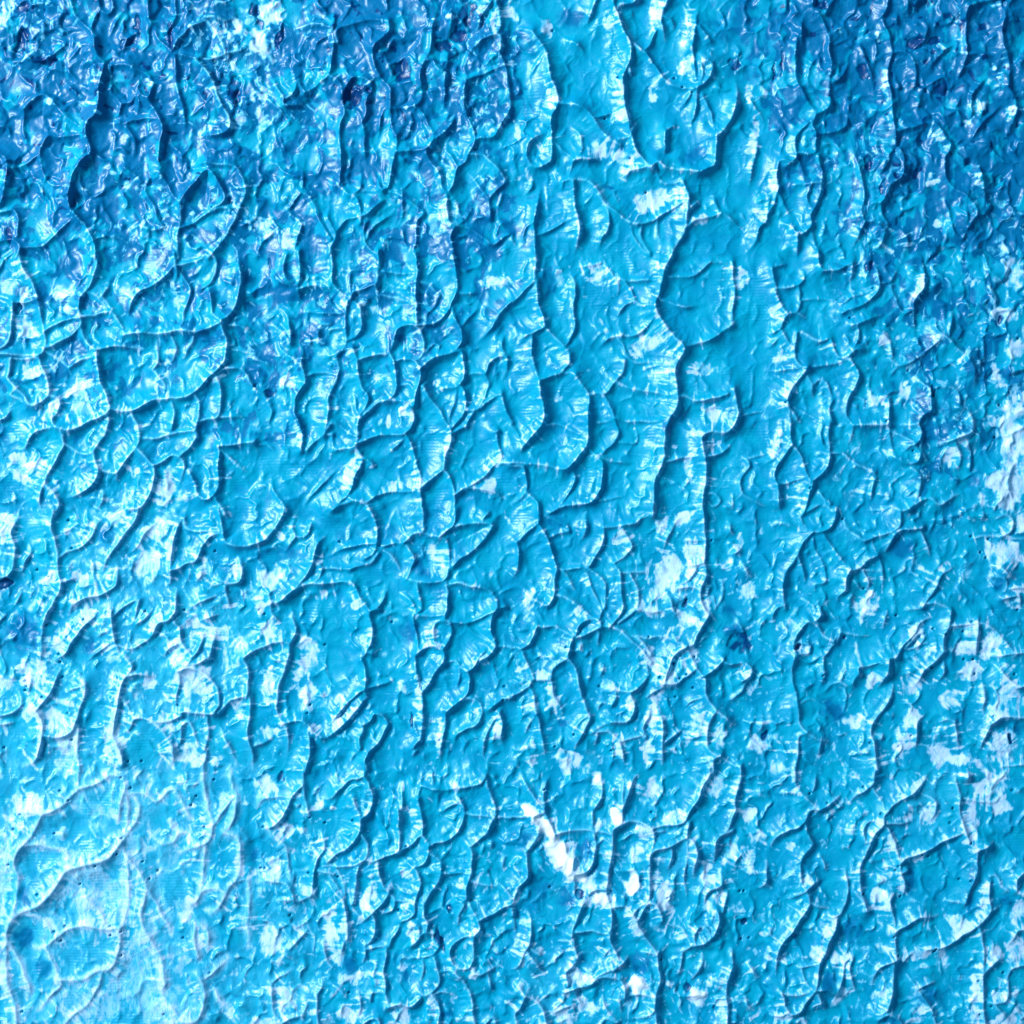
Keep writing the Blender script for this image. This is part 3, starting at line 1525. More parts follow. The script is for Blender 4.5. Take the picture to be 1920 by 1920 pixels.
3 36,2 34,12 30,18
4 26,40 28,48 32,56 28,60 24,68 22,78 24,86 27,89
3 36,60 40,68 44,78
3 24,68 16,72
4 78,-2 77,10 70,16 62,22 60,28
3 77,14 82,22 85,30
4 120,2 114,12 106,18 96,24 88,30 85,35 85,40
4 85,40 76,38 70,44 71,54 74,54
4 85,40 78,48 74,56 70,66 67,76 68,88 70,98 72,105
4 85,40 90,46 94,58 97,70 97,78 100,84 101,92 97,97
3 82,74 90,72 95,76
4 98,70 102,66 112,62 122,58 132,52 142,48
4 98,78 106,74
4 90,96 91,106 93,116 94,126 94,138 94,142
3 85,90 92,94
4 94,120 100,116 110,110 122,110 130,108
4 94,142 84,146 78,154 76,164
4 92,146 92,158 90,170 86,180 80,182 74,172
3 100,150 108,160 114,170 122,182
4 27,89 34,84 42,82
4 27,89 20,94 12,98
4 27,89 30,98 26,106 22,112 18,120 10,128 6,138 4,156
3 30,98 40,102 48,104
4 57,68 57,80 58,92 55,102 52,108 48,110
4 50,112 48,120 44,128 42,136 38,142 36,150 35,160 33,164
3 22,148 30,146 37,144
3 24,150 28,160 32,164
4 33,164 26,174 22,180 16,182 12,178 8,166
4 33,164 38,172 42,182
4 33,164 42,164 50,168
3 8,166 20,168 30,164
3 56,144 62,140 60,150 62,160 66,170
4 65,92 70,100 72,106
3 56,146 54,158 50,166
4 142,22 142,34 144,44 150,54 155,60
4 155,60 162,58 170,54
4 155,60 154,70 153,80 150,90 146,100
3 139,-2 140,12 142,22
4 148,-2 148,12
3 146,100 136,98 128,96
4 164,84 164,94 165,104 160,112 155,115
4 155,115 148,120 140,126 130,132 118,134
4 155,115 158,124 160,136 159,148 159,158 159,170 160,182 161,194
4 160,152 166,146 172,142 176,146
3 164,106 172,102
3 176,160 180,150 186,148 192,146
3 164,174 176,173 178,164 178,158
4 184,90 184,82 190,76
4 184,90 192,93
3 172,86 180,92
3 166,174 174,182 182,188
4 82,186 88,182 96,186 100,192
3 122,186 124,192
2 140,20 156,24 170,24 172,20 180,23
3 112,20 122,22 124,34 118,40
3 88,40 100,40 108,38
3 -2,184 10,184 14,180
2 100,104 110,102
2 106,132 120,130 128,134
3 110,164 118,160 126,158
3 178,132 186,120 192,120
3 160,82 168,78 172,84
w 100,36 8,3 -5
w 80,36 5,6 0
w 110,12 8,4 -35
w 92,54 4,10 -15
w 155,165 4,28 0
w 28,83 5,4 0
w 58,141 5,4 -20
w 34,138 8,6 -40
w 11,140 2,6 -10
w 20,10 6,9 20
w 46,116 5,8 20
w 82,170 5,12 20
w 110,138 12,8 0
w 115,147 7,3 -10
w 170,168 6,6 0
w 184,168 4,6 0
w 165,14 14,10 0
w 172,26 10,8 30
w 150,40 6,18 0
w 188,105 8,10 0
w 186,134 10,12 0
w 176,188 10,8 20
w 80,104 8,3 -5
w 110,65 8,5 0
w 120,34 7,8 0
w 98,86 4,8 0
w 82,94 6,6 0
w 15,58 5,4 -30
w 64,4 6,3 0
w 10,186 8,5 0
w 110,170 8,12 -30
w 85,134 6,6 -30
w 160,98 5,10 10
w 145,118 12,5 -35
w 115,132 7,2 5
w 168,138 8,8 0
b 106,82 3,12 0
b 90,188 8,5 0
b 16,126 5,6 -30
b 62,120 8,10 0
b 150,88 3,16 10
b 178,100 5,4 0
b 118,170 10,8 0
b 45,160 6,10 0
. 83,33 93,125 96,139 124,134 123,136 98,95 94,75 114,64 119,65 150,55 142,82 150,83 182,16 156,158 43,25 70,93 175,152 166,177 30,18 70,13 137,29 135,40 157,183 96,72
'''

WHITE_MAP = '''3115411333311121
1114311232341111
1112112334332211
2233322224433322
4443233234333333
5454333334434335
5554333333444435
5553333433443445
5664434334543445
5666433344644455
6666533344543455
6665443445554555
6875543455554565
7875554455654555
7875654455555555
6886655465555555'''
BLUE_MAP = '''6776486521136777
7776557621125677
6665434322214566
5555434521112455
3343433321111334
3333433221112244
3323322211111233
2222222211111232
2222222211112222
2222222222111122
2211112221111111
1111111111111111
1111111111111111
1111111111111111
1111111111111111
1111111111111111'''
CRINKLE_MAP = '''9999889732268999
9999778732267899
9987667742234889
7766666632223788
5555665532222678
4444554432222578
4444444333344457
4444433333444457
5544443333455545
5555444444555544
5444444455655444
4444555555666544
3345556566666544
2235666766666544
2225666766776544
3336666666776544'''

# ---------------------------------------------------------------- noise tools
N = 1060                                    # samples across the photograph
STEP = 1919.0 / (N - 1)
ax = np.arange(N, dtype=np.float32) * STEP
X, Y = np.meshgrid(ax, ax)

def _hash(ix, iy, seed):
    h = (ix * 374761393 + iy * 668265263 + seed * 1442695041) & 0x7fffffff
    h = ((h ^ (h >> 13)) * 1274126177) & 0x7fffffff
    return (h ^ (h >> 16)) & 0xffff

GR = np.array([(math.cos(a), math.sin(a)) for a in np.linspace(0, 2 * math.pi, 64, endpoint=False)], np.float32)

def perlin(x, y, seed=0):
    fx = np.floor(x); fy = np.floor(y)
    ix = fx.astype(np.int64); iy = fy.astype(np.int64)
    x = (x - fx).astype(np.float32); y = (y - fy).astype(np.float32)
    u = x * x * x * (x * (x * 6 - 15) + 10); v = y * y * y * (y * (y * 6 - 15) + 10)
    def g(dx, dy):
        q = GR[_hash(ix + dx, iy + dy, seed) & 63]
        return q[..., 0] * (x - dx) + q[..., 1] * (y - dy)
    a = g(0, 0) * (1 - u) + g(1, 0) * u
    b = g(0, 1) * (1 - u) + g(1, 1) * u
    return (a * (1 - v) + b * v) * 1.5

def fbm(x, y, octv, seed=0, gain=0.5):
    s = 0; a = 1.0; t = 0
    for i in range(octv):
        s = s + a * perlin(x * 2 ** i + 17.3 * i, y * 2 ** i - 9.1 * i, seed + i); t += a; a *= gain
    return s / t

def worley(x, y, seed=0, jit=0.95):
    """random-tilt facets: returns F1, F2 and a per-cell tilted plane value"""
    ix = np.floor(x).astype(np.int64); iy = np.floor(y).astype(np.int64)
    f1 = np.full(x.shape, 9, np.float32); f2 = f1.copy(); pl = np.zeros(x.shape, np.float32); rn = pl.copy()
    for dx in (-1, 0, 1):
        for dy in (-1, 0, 1):
            h = _hash(ix + dx, iy + dy, seed); h2 = _hash(ix + dx, iy + dy, seed + 77)
            px = ix + dx + 0.5 + jit * (h / 65535.0 - 0.5); py = iy + dy + 0.5 + jit * (h2 / 65535.0 - 0.5)
            ex = (x - px).astype(np.float32); ey = (y - py).astype(np.float32)
            d = np.sqrt(ex * ex + ey * ey)
            q = GR[(h * 7 + h2 * 3) & 63]
            val = q[..., 0] * ex + q[..., 1] * ey + ((h2 * 13 + h) & 255) / 255.0 * 0.6
            c = d < f1
            f2 = np.where(c, f1, np.minimum(f2, d)); pl = np.where(c, val, pl); rn = np.where(c, (h2 & 255) / 255.0, rn); f1 = np.where(c, d, f1)
    return f1, f2, pl, rn

def sm(a, b, x):
    t = np.clip((x - a) / (b - a), 0, 1)
    return t * t * (3 - 2 * t)

def blur(a, r):
    k = np.exp(-0.5 * (np.arange(-int(3 * r) - 1, int(3 * r) + 2) / r) ** 2); k /= k.sum(); m = len(k) // 2
    for axis in (0, 1):
        p = np.pad(a, [(m, m) if i == axis else (0, 0) for i in (0, 1)], mode='reflect')
        a = sum(k[i] * (p[i:i + a.shape[0]] if axis == 0 else p[:, i:i + a.shape[1]]) for i in range(len(k)))
    return a

def upmap(txt):
    m = np.array([[int(c) for c in r] for r in txt.split()], np.float32) / 9.0
    n = m.shape[0]
    t = np.clip(ax / 1920.0 * n - 0.5, 0, n - 1.001); i = t.astype(int); f = sm(0, 1, t - i)
    r = m[i] * (1 - f)[:, None] + m[i + 1] * f[:, None]
    return (r[:, i] * (1 - f) + r[:, i + 1] * f).astype(np.float32)

# ---------------------------------------------------------------- read the measurements
lines, patches, holes = [], [], []
for row in DATA.strip().split('\n'):
    k = row.split()
    if k[0] == 'T':
        tx, ty = int(k[1]) * 480, int(k[2]) * 480; continue
    pts = [tuple(float(v) for v in q.split(',')) for q in k[1:] if ',' in q]
    if k[0] in '2345':
        lines.append((int(k[0]), np.array([(tx + a * 2.5, ty + b * 2.5) for a, b in pts])))
    elif k[0] == '.':
        holes += [(tx + a * 2.5, ty + b * 2.5) for a, b in pts]
    else:
        (a, b), (rx, ry) = pts[:2]
        patches.append((k[0], tx + a * 2.5, ty + b * 2.5, rx * 2.5, ry * 2.5, math.radians(float(k[3]))))

def spline(P, step=6.0):
    if len(P) < 3:
        n = max(2, int(np.hypot(*(P[1] - P[0])) / step))
        t = np.linspace(0, 1, n)[:, None]
        return P[0] * (1 - t) + P[1] * t
    Q = np.vstack([2 * P[0] - P[1], P, 2 * P[-1] - P[-2]]); out = []
    for i in range(1, len(Q) - 2):
        p0, p1, p2, p3 = Q[i - 1:i + 3]
        n = max(1, int(np.hypot(*(p2 - p1)) / step))
        t = (np.arange(n) / n)[:, None]
        out.append(0.5 * (2 * p1 + (p2 - p0) * t + (2 * p0 - 5 * p1 + 4 * p2 - p3) * t ** 2 + (3 * p1 - p0 - 3 * p2 + p3) * t ** 3))
    out.append(Q[-2][None])
    return np.vstack(out)

curves = [(h, spline(p)) for h, p in lines]
allp = np.vstack([c for h, c in curves]); own = np.concatenate([[i] * len(c) for i, (h, c) in enumerate(curves)])

# ---------------------------------------------------------------- the relief of the paint
wx = 3.2 * fbm(X / 46, Y / 46, 2, 1) + 0.5 * perlin(X / 13, Y / 13, 3)
wy = 3.2 * fbm(X / 46, Y / 46, 2, 5) + 0.5 * perlin(X / 13, Y / 13, 7)
XW, YW = X + wx * 1.3, Y + wy * 1.3
LX, LY = math.cos(LIGHT_AZ), -math.sin(LIGHT_AZ)         # towards the lamp, in picture axes
HH = {2: 7.0, 3: 12.0, 4: 16.5, 5: 20.5}
WW = {2: 6.0, 3: 9.5, 4: 13.0, 5: 16.5}
crk = upmap(CRINKLE_MAP)
ridge4 = np.zeros((N, N), np.float32)
best = np.zeros((N, N), np.float32); bs = np.zeros((N, N), np.float32); bd = np.full((N, N), 80, np.float32)
rdist = np.full((N, N), 80, np.float32)
rngl = np.random.default_rng(4)
for li, (cls, c) in enumerate(curves):
    H, W = HH[cls], WW[cls] * rngl.uniform(0.85, 1.2)
    H *= rngl.uniform(0.85, 1.12)
    cc = np.clip((c / STEP).astype(int), 0, N - 1); sf = float((sm(680, 380, c[:, 0]) * sm(1320, 1500, c[:, 1])).mean())
    H *= 1 - 0.30 * sf; W *= 1 + 0.45 * sf
    R = 4.6 * W * 1.35
    i0 = max(0, int((c[:, 1].min() - R) / STEP)); i1 = min(N, int((c[:, 1].max() + R) / STEP) + 2)
    j0 = max(0, int((c[:, 0].min() - R) / STEP)); j1 = min(N, int((c[:, 0].max() + R) / STEP) + 2)
    if i1 <= i0 or j1 <= j0: continue
    x = XW[i0:i1, j0:j1]; y = YW[i0:i1, j0:j1]
    dm = np.full(x.shape, 1e6, np.float32); s = np.zeros(x.shape, np.float32); sd = np.zeros(x.shape, np.float32)
    L = 0.0
    for k in range(len(c) - 1):
        a = c[k]; e = c[k + 1] - a; l2 = float(e @ e) + 1e-6
        qx = x - a[0]; qy = y - a[1]
        t = np.clip((qx * e[0] + qy * e[1]) / l2, 0, 1)
        qx = qx - t * e[0]; qy = qy - t * e[1]
        d = qx * qx + qy * qy
        m = d < dm
        dm = np.where(m, d, dm); s = np.where(m, L + t * math.sqrt(l2), s); sd = np.where(m, qx * LX + qy * LY, sd)
        L += math.sqrt(l2)
    d = np.sqrt(dm)
    # free ends fade out, ends that meet another crest keep their height
    tap = np.ones(x.shape, np.float32)
    for end, q in ((0, c[0]), (1, c[-1])):
        o = own != li
        if np.hypot(allp[o, 0] - q[0], allp[o, 1] - q[1]).min() > 11 and 6 < q[0] < 1914 and 6 < q[1] < 1914:
            r = s if end == 0 else L - s
            tap = tap * (0.12 + 0.88 * sm(0, min(42.0, 0.5 * L), r))
    mod = 1 + 0.30 * perlin(s / 31 + li * 7.7, np.zeros_like(s) + li * 3.1, 11) + 0.06 * perlin(s / 9 + li * 3.7, np.zeros_like(s) + li, 12)
    lit = np.clip(sd / (d + 1e-3), -1, 1)
    w = W * (1.0 + 0.42 * lit)
    u = d / w
    f = H * tap * mod * (0.66 * np.exp(-u) + 0.34 * np.exp(-u / 0.40))
    f = np.maximum(f, 0)
    ridge4[i0:i1, j0:j1] += f ** 4
    b = best[i0:i1, j0:j1]; m = f > b
    best[i0:i1, j0:j1] = np.where(m, f, b)
    bs[i0:i1, j0:j1] = np.where(m, s + li * 61.7, bs[i0:i1, j0:j1])
    bd[i0:i1, j0:j1] = np.where(m, d, bd[i0:i1, j0:j1])
    rd = rdist[i0:i1, j0:j1]
    rdist[i0:i1, j0:j1] = np.minimum(rd, d + (4 if cls == 2 else 0))
ridge = blur(ridge4 ** 0.25, 0.7)
ridge = 0.84 * ridge + 0.75 * blur(ridge, 8.0)

wmap = upmap(WHITE_MAP); bmap = upmap(BLUE_MAP)
floor = sm(10, 26, rdist)                    # the pressed-flat middles between the crests

# folds pulled out of the crests, across them
feath = perlin(bs / 11, bd / 60, 21) + 0.45 * perlin(bs / 5.5, bd / 40, 22)
feath = feath * np.exp(-bd / 26) * sm(3, 15, bd) * (best > 1.0)
# crumpled small facets
dwx = 9 * fbm(X / 30, Y / 30, 2, 31); dwy = 9 * fbm(X / 30, Y / 30, 2, 35)
f1, f2, pl1, rn1 = worley((X + 1.3 * dwx) / 40, (Y + 1.3 * dwy) / 54, 41)
g1, g2, pl2, rn2 = worley((X + dwx + 300) / 19, (Y + dwy) / 27, 43)
q1, q2, pl3, rn3 = worley((X + 1.3 * dwx) / 52, (Y + 1.3 * dwy) / 66, 47)
crump = 13.0 * blur(pl1, 1.2) + 6.0 * blur(pl2, 0.8) * sm(-0.25, 0.3, fbm(X / 80, Y / 80, 2, 44))
s1, s2, pl4, rn4 = worley((X + 1.6 * dwx) / 44 + 5, (Y + 1.6 * dwy) / 58, 49)
cells = (7.5 * np.exp(-(s2 - s1) * 7.0) * sm(-0.45, 0.25, fbm(X / 50, Y / 60, 2, 58)) + 3.0 * blur(pl4, 2.5)) * sm(6, 20, rdist)
soft = 9.0 * blur(pl3, 4) + 3.2 * np.exp(-(q2 - q1) * 7)
lump = fbm(X / 75, Y / 75, 3, 51)
rw = 1 - np.abs(fbm((X + dwx * 1.5) / 34, (Y + dwy * 1.5) / 46, 3, 55)) * 3.0
wrk = np.clip(rw, 0, 1) ** 3
fine = fbm((X + dwx) / 7.5, (Y + dwy) / 13, 2, 61)
weave = (np.sin(Y * 2 * math.pi / 5.6 + 1.2 * perlin(X / 30, Y / 30, 71)) * (0.6 + 0.4 * np.sin(X * 2 * math.pi / 6.3 + Y * 0.25))
         * sm(-0.05, 0.35, perlin(X / 60, Y / 45, 73)) * floor * sm(0.75, 0.35, crk))
pw = patches
def ell(p, k=1.0, warp=0.5):
    _, cx, cy, rx, ry, a = p
    x = X + warp * dwx * 1.4 - cx; y = Y + warp * dwy * 1.4 - cy
    ca, sa = math.cos(a), math.sin(a)
    u = (x * ca + y * sa) / (rx * k); v = (-x * sa + y * ca) / (ry * k)
    return np.sqrt(u * u + v * v)

def window(p, k=2.4):
    r = max(p[3], p[4]) * k + 14
    return (slice(max(0, int((p[2] - r) / STEP)), max(0, int((p[2] + r) / STEP) + 1)),
            slice(max(0, int((p[1] - r) / STEP)), max(0, int((p[1] + r) / STEP) + 1)))

def ellw(p):
    sl = window(p)
    _, cx, cy, rx, ry, a = p
    x = X[sl] + 0.75 * dwx[sl] - cx; y = Y[sl] + 0.75 * dwy[sl] - cy
    ca, sa = math.cos(a), math.sin(a)
    u = (x * ca + y * sa) / rx; v = (-x * sa + y * ca) / ry
    return sl, np.sqrt(u * u + v * v)

n_edge = fbm(X / 16, Y / 20, 3, 63)
pal = np.zeros((N, N), np.float32); pure = pal.copy(); navy = pal.copy(); mid = pal.copy()
piece = np.full((N, N), -1, np.int32); piece_kind = {}
for p in patches:
    sl, e = ellw(p)
    if not e.size: continue
    k = p[0]
    e = e + (0.9 if k in 'nW' else 0.7) * n_edge[sl]
    if k == 'w': pal[sl] = np.maximum(pal[sl], 1 - sm(0.35, 1.35, e))
    if k == 'W': pal[sl] = np.maximum(pal[sl], 1 - sm(0.8, 2.1, e))
    if k == 'W': pure[sl] = np.maximum(pure[sl], 1 - sm(0.85, 1.05, e))
    if k == 'n': navy[sl] = np.maximum(navy[sl], 1 - sm(0.75, 1.15, e))
    if k == 'b': mid[sl] = np.maximum(mid[sl], 1 - sm(0.5, 1.4, e))
    big = p[3] * p[4]
    if (k == 'W' and big > 40) or (k == 'n' and big > 110):
        idn = 1000 + len(piece_kind)
        piece[sl] = np.where(e < 1.0, idn, piece[sl]); piece_kind[idn] = k

rough_m = 0.25 + 0.95 * sm(-0.28, 0.35, fbm(X / 95, Y / 95, 2, 57) + 0.25 * (crk - 0.45))
height = (ridge
          + 2.0 * feath * (0.5 + 0.6 * np.clip(best / 10, 0, 1))
          + crump * rough_m * (0.02 + 0.54 * sm(0.45, 1.0, crk))
          + blur(cells, 0.8) * (0.42 + 0.55 * sm(0.25, 0.6, crk))
          + soft * 0.28 * (1 - 0.4 * sm(0.6, 1, crk)) + 4.0 * lump
          + wrk * rough_m * (0.6 - 0.2 * crk)
          + 0.22 * fine * rough_m * (0.2 + crk) + 0.5 * weave
          + 2.6 * blur(pure, 1.0) - 2.4 * navy)
for hx, hy in holes:
    i, j = int(round(hy / STEP)), int(round(hx / STEP))
    if 2 < i < N - 3 and 2 < j < N - 3:
        sl = (slice(i - 2, i + 3), slice(j - 2, j + 3))
        d2 = (X[sl] - hx) ** 2 + (Y[sl] - hy) ** 2
        height[sl] -= 9.0 * np.exp(-d2 / 3.2)
micro = height - blur(height, 5.0)
height = height - height.min() + 2.0

# ---------------------------------------------------------------- pigment: how the three paints were mixed
ux = 26 * fbm(X / 90, Y / 90, 2, 81) + dwx; uy = 26 * fbm(X / 90, Y / 90, 2, 85) + dwy
n_big = fbm((X + ux) / 70, (Y + uy) / 80, 3, 91)
n_str = fbm((X + ux) / 13, (Y + uy) / 34, 3, 95)
n_fea = (perlin(bs / 9.0, bd / 70, 97) + 0.5 * perlin(bs / 3.6, bd / 50, 98)) * np.exp(-bd / 45)
n_fin = fbm((X + ux) / 6.0, (Y + 0.4 * uy) / 9.0, 2, 99)
v = 0.5 * (rn1 * 0.5 + (1 - rn2) * 0.5 - 0.5) * crk + 0.085 * micro * (1 - 0.6 * crk) + 0.42 * n_big + 0.50 * n_str + 0.75 * n_fea + 0.22 * n_fin
thr = 0.80 - 0.97 * wmap
white = sm(thr - 0.24, thr + 0.40, v + 0.74 * pal - 0.02)
white = white * (0.66 + 0.34 * sm(-0.35, 0.35, n_str + 0.8 * n_fea))
white = np.maximum(white, 0.55 * np.exp(-bd / 3.2) * sm(0.15, 0.6, wmap + 0.4 * n_str) * (best > 3))
sfm = sm(680, 380, X) * sm(1320, 1500, Y)
white = np.maximum(white, (0.40 * sm(0.52, 0.84, wmap) + 0.06 * sfm) * np.clip(0.85 + 0.9 * n_big + 0.5 * n_str, 0, 1.3))
white = np.maximum(white, 0.95 * sfm * np.exp(-bd / 11) * (0.75 + 0.5 * n_str))
specks = sm(0.42, 0.55, fbm((X + ux) / 9, (Y + uy) / 15, 2, 103) + 0.25 * perlin(X / 120, Y / 120, 104) + 0.22 * (crk - 0.5))
white = np.maximum(white, 0.45 * specks * sm(0.05, 0.3, wmap) * sm(0.3, 0.6, crk))
white = white * (1 - 0.52 * sm(0.58, 0.85, wmap) * (1 - 0.95 * np.exp(-bd / 16)))
white = np.clip(white * (1 - 0.8 * mid) * (1 - navy), 0, 1)
white = np.maximum(white, 0.0)
cr = rn2 * 0.6 + rn1 * 0.4 - 0.5
nb = 0.55 * cr * (0.3 + 0.7 * crk) + fbm((X + ux) / 55, (Y + uy) / 60, 3, 111) + 0.5 * fbm((X + ux) / 14, (Y + uy) / 26, 2, 115)
blue = sm(0.80 - 1.25 * bmap, 1.10 - 1.25 * bmap, 0.35 + 1.25 * nb)
blue = np.clip(np.maximum(blue * 0.9 * sm(0.14, 0.36, bmap), 0.85 * mid * sm(-0.6, 0.2, nb)), 0, 1)
dk = sm(0.40, 0.52, fbm((X + ux) / 16, (Y + uy) / 22, 3, 121) + 0.55 * (bmap - 0.62))
navy = 0.92 * np.clip(np.maximum(navy * sm(-0.45, 0.0, n_str), dk * sm(0.35, 0.6, bmap)), 0, 1)

# ---------------------------------------------------------------- one piece of paint per hollow between the crests
G = 2                                            # work on every second sample
cost = (1.0 + 0.9 * ridge[::G, ::G] ** 2).astype(np.float32)
df = blur(np.minimum(rdist, 60)[::G, ::G] - 0.6 * ridge[::G, ::G], 3.0)
M = df.shape[0]
order = np.argsort(-df.ravel()); taken = np.zeros((M, M), bool); seeds = []
for o in order:
    i, j = divmod(int(o), M)
    if taken[i, j]: continue
    seeds.append((i, j)); r = 13
    taken[max(0, i - r):i + r + 1, max(0, j - r):j + r + 1] = True
    if len(seeds) >= 285: break
dist = np.full((M, M), 1e9, np.float32); lab = np.zeros((M, M), np.int32)
for k, (i, j) in enumerate(seeds): dist[i, j] = 0; lab[i, j] = k
pg = piece[::G, ::G]
dist[pg >= 0] = 0; lab = np.where(pg >= 0, pg, lab)
for it in range(400):
    ch = 0
    for sa, sb in (((slice(1, None), slice(None)), (slice(None, -1), slice(None))),
                   ((slice(None, -1), slice(None)), (slice(1, None), slice(None))),
                   ((slice(None), slice(1, None)), (slice(None), slice(None, -1))),
                   ((slice(None), slice(None, -1)), (slice(None), slice(1, None)))):
        nd = dist[sb] + cost[sa]; m = nd < dist[sa]
        if m.any():
            ch += int(m.sum()); dist[sa] = np.where(m, nd, dist[sa]); lab[sa] = np.where(m, lab[sb], lab[sa])
    if ch == 0: break
lab = np.repeat(np.repeat(lab, G, 0), G, 1)[:N, :N]

# the painting goes on past the edge of the view
PADN = 60
pad = lambda a: np.pad(a, PADN, mode='reflect')
height, white, blue, navy, pure = (pad(a) for a in (height, white, blue, navy, pure))
lab = np.pad(lab, PADN, mode='edge')
n = height.shape[0]
xs = ((np.arange(n) - PADN) * STEP - 959.5) * PX
GX, GY = np.meshgrid(xs, -xs)
Z = height * PX
Z[0, :] = Z[-1, :] = Z[:, 0] = Z[:, -1] = -0.0004
gy, gx = np.gradient(Z, STEP * PX)
NR = np.stack([-gx, gy, np.ones_like(Z)], -1); NR /= np.linalg.norm(NR, axis=-1, keepdims=True)
CO = np.stack([GX, GY, Z], -1).reshape(-1, 3).astype(np.float32)
NR = NR.reshape(-1, 3).astype(np.float32)
AT = {k: a.reshape(-1).astype(np.float32) for k, a in dict(white=white, blue=blue, navy=navy, pure=pure).items()}

# ---------------------------------------------------------------- materials
def new_mat(name):
    m = bpy.data.materials.new(name); m.use_nodes = True
    return m, m.node_tree, m.node_tree.nodes['Principled BSDF']

pm, nt, bs_ = new_mat('mixed_acrylic_paint')
nd = nt.nodes; lk = nt.links
def attr(nm):
    a = nd.new('ShaderNodeAttribute'); a.attribute_name = nm; return a.outputs['Fac']
def mixc(fac, a, b):
    m = nd.new('ShaderNodeMix'); m.data_type = 'RGBA'
    for sock, val in ((m.inputs[0], fac), (m.inputs[6], a), (m.inputs[7], b)):
        if isinstance(val, (tuple, float)): sock.default_value = val
        else: lk.new(val, sock)
    return m.outputs[2]
def noise(scale, detail=3, rough=0.55, dist=0.0, stretch=(1, 1, 1)):
    tc = nd.new('ShaderNodeTexCoord'); mp = nd.new('ShaderNodeMapping'); t = nd.new('ShaderNodeTexNoise')
    mp.inputs['Scale'].default_value = stretch
    t.inputs['Scale'].default_value = scale; t.inputs['Detail'].default_value = detail
    t.inputs['Roughness'].default_value = rough; t.inputs['Distortion'].default_value = dist
    lk.new(tc.outputs['Object'], mp.inputs[0]); lk.new(mp.outputs[0], t.inputs['Vector'])
    return t.outputs['Fac']
def ramp(x, a, b, c=0.0, d=1.0):
    r = nd.new('ShaderNodeMapRange'); r.interpolation_type = 'SMOOTHSTEP'
    for i, val in enumerate((a, b, c, d)): r.inputs[i + 1].default_value = val
    lk.new(x, r.inputs[0]); return r.outputs[0]
def mth(op, a, b):
    m = nd.new('ShaderNodeMath'); m.operation = op; m.use_clamp = True
    for s_, val in zip(m.inputs, (a, b)):
        if isinstance(val, float): s_.default_value = val
        else: lk.new(val, s_)
    return m.outputs[0]
CYAN = (0.000, 0.330, 0.500, 1); CYAN2 = (0.000, 0.275, 0.470, 1); MIDB = (0.000, 0.125, 0.305, 1)
NAVY = (0.000, 0.030, 0.140, 1); PALE = (0.57, 0.71, 0.90, 1); PURE = (0.82, 0.85, 0.92, 1)
streak = noise(420, 4, 0.62, 1.2, (1.0, 0.38, 1.0))
grain = noise(900, 2, 0.5, 0.6)
col = mixc(ramp(noise(60, 3, 0.5, 0.8), 0.35, 0.65), CYAN, CYAN2)
col = mixc(attr('blue'), col, MIDB)
wf = mth('MULTIPLY', attr('white'), ramp(streak, 0.30, 0.58, 0.55, 1.12))
col = mixc(ramp(wf, 0.0, 0.45), col, (0.05, 0.44, 0.66, 1))
col = mixc(ramp(wf, 0.18, 1.05), col, PALE)
col = mixc(attr('navy'), col, NAVY)
col = mixc(attr('pure'), col, PURE)
lk.new(col, bs_.inputs['Base Color'])
rg = ramp(grain, 0.3, 0.7, 0.26, 0.40)
lk.new(rg, bs_.inputs['Roughness'])
bs_.inputs['Specular IOR Level'].default_value = 0.32
bp = nd.new('ShaderNodeBump'); bp.inputs['Strength'].default_value = 0.13; bp.inputs['Distance'].default_value = 0.0006
lk.new(mth('ADD', mth('MULTIPLY', streak, 0.7), mth('MULTIPLY', grain, 0.3)), bp.inputs['Height'])
lk.new(bp.outputs[0], bs_.inputs['Normal'])

cm, cnt, cb = new_mat('primed_canvas')
t = cnt.nodes.new('ShaderNodeTexNoise'); t.inputs['Scale'].default_value = 300
r = cnt.nodes.new('ShaderNodeMapRange'); r.inputs[3].default_value = 0.68; r.inputs[4].default_value = 0.80
cnt.links.new(t.outputs['Fac'], r.inputs[0]); cnt.links.new(r.outputs[0], cb.inputs['Base Color'])
cb.inputs['Roughness'].default_value = 0.9

# ---------------------------------------------------------------- the painting: canvas + pieces of paint
painting = bpy.data.objects.new('painting', None)
C.objects.link(painting)
painting['label'] = 'abstract painting of thick ridged turquoise, pale blue and navy paint filling the view'
painting['category'] = 'painting'

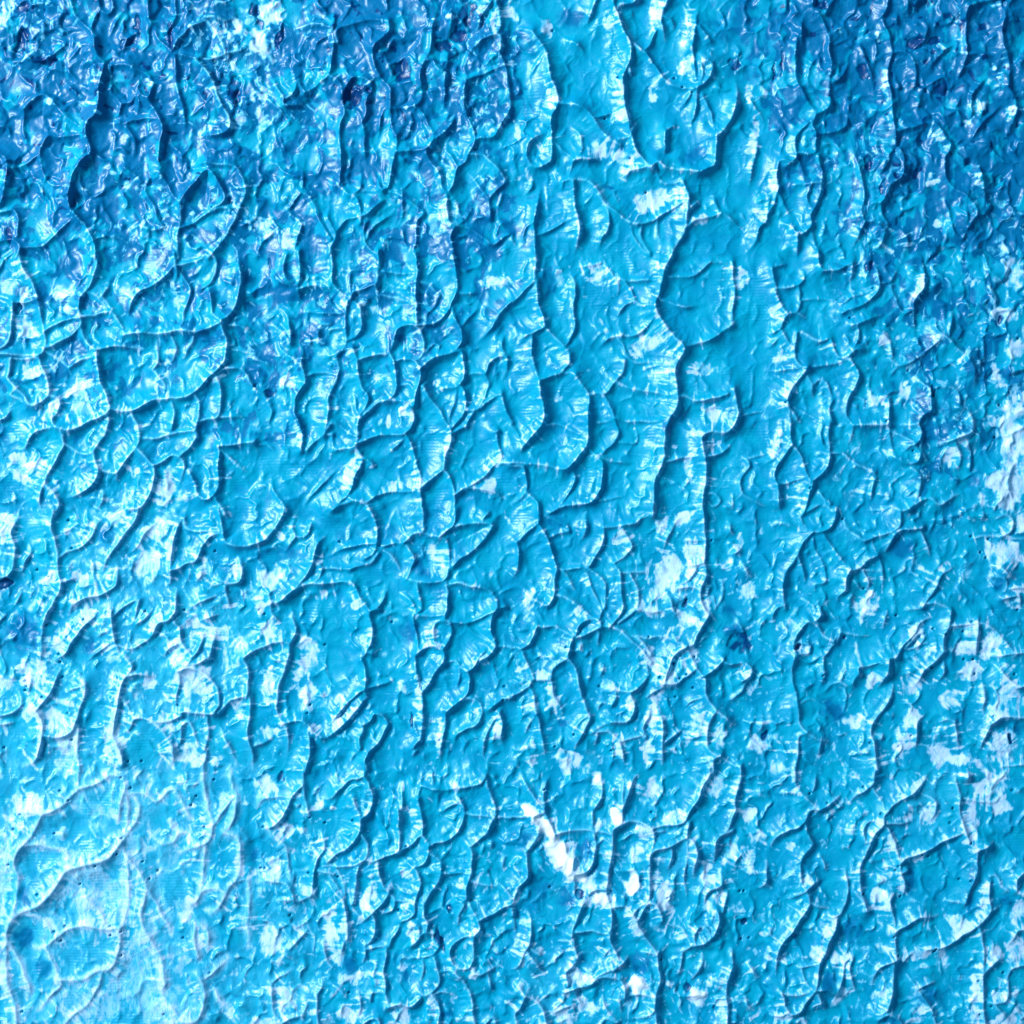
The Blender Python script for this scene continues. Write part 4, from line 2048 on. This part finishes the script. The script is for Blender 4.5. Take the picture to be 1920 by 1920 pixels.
quad_i, quad_j = np.meshgrid(np.arange(n - 1), np.arange(n - 1), indexing='ij')
base = (quad_i * n + quad_j).ravel()
qlab = lab[:-1, :-1].ravel()
o_ = np.argsort(qlab, kind='stable'); ql = qlab[o_]; cuts = np.flatnonzero(np.diff(ql)) + 1
for part in np.split(o_, cuts):
    k = int(qlab[part[0]]); b = base[part]
    f = np.stack([b + n, b + n + 1, b + 1, b], 1)
    vs, inv = np.unique(f, return_inverse=True)
    kind = piece_kind.get(k)
    name = {'W': 'white_paint_smear', 'n': 'navy_paint_patch'}.get(kind, 'paint_dab')
    me = bpy.data.meshes.new(name)
    me.vertices.add(len(vs)); me.vertices.foreach_set('co', CO[vs].ravel())
    me.loops.add(f.size); me.loops.foreach_set('vertex_index', inv.astype(np.int32).ravel())
    me.polygons.add(len(f)); me.polygons.foreach_set('loop_start', np.arange(0, f.size, 4, dtype=np.int32))
    me.update(calc_edges=True)
    me.polygons.foreach_set('use_smooth', np.ones(len(f), bool))
    me.normals_split_custom_set_from_vertices(NR[vs].tolist())
    for an, a in AT.items():
        me.attributes.new(an, 'FLOAT', 'POINT').data.foreach_set('value', a[vs])
    me.materials.append(pm)
    ob = bpy.data.objects.new(name, me); C.objects.link(ob); ob.parent = painting
    if kind == 'W': ob['label'] = 'thick smear of pure white paint'
    if kind == 'n': ob['label'] = 'patch of dark navy paint'

# canvas board under the paint, edges a little rounded
hw = xs[-1] + 0.0012; th = 0.018; rr = 0.004
prof = [(hw, 0.0)] + [(hw + rr * math.sin(a), -rr + rr * math.cos(a)) for a in np.linspace(0.3, math.pi / 2, 5)] + [(hw + rr, -th)]
vv, ff = [], []
for r_, z in prof: vv += [(-r_, -r_, z), (r_, -r_, z), (r_, r_, z), (-r_, r_, z)]
for k in range(len(prof) - 1):
    for q in range(4):
        a = k * 4 + q; b2 = k * 4 + (q + 1) % 4
        ff.append((a, a + 4, b2 + 4, b2))
ff.append((0, 1, 2, 3)); e = (len(prof) - 1) * 4; ff.append((e + 3, e + 2, e + 1, e))
me = bpy.data.meshes.new('canvas'); me.from_pydata(vv, [], ff); me.materials.append(cm)
canvas = bpy.data.objects.new('canvas', me); C.objects.link(canvas); canvas.parent = painting
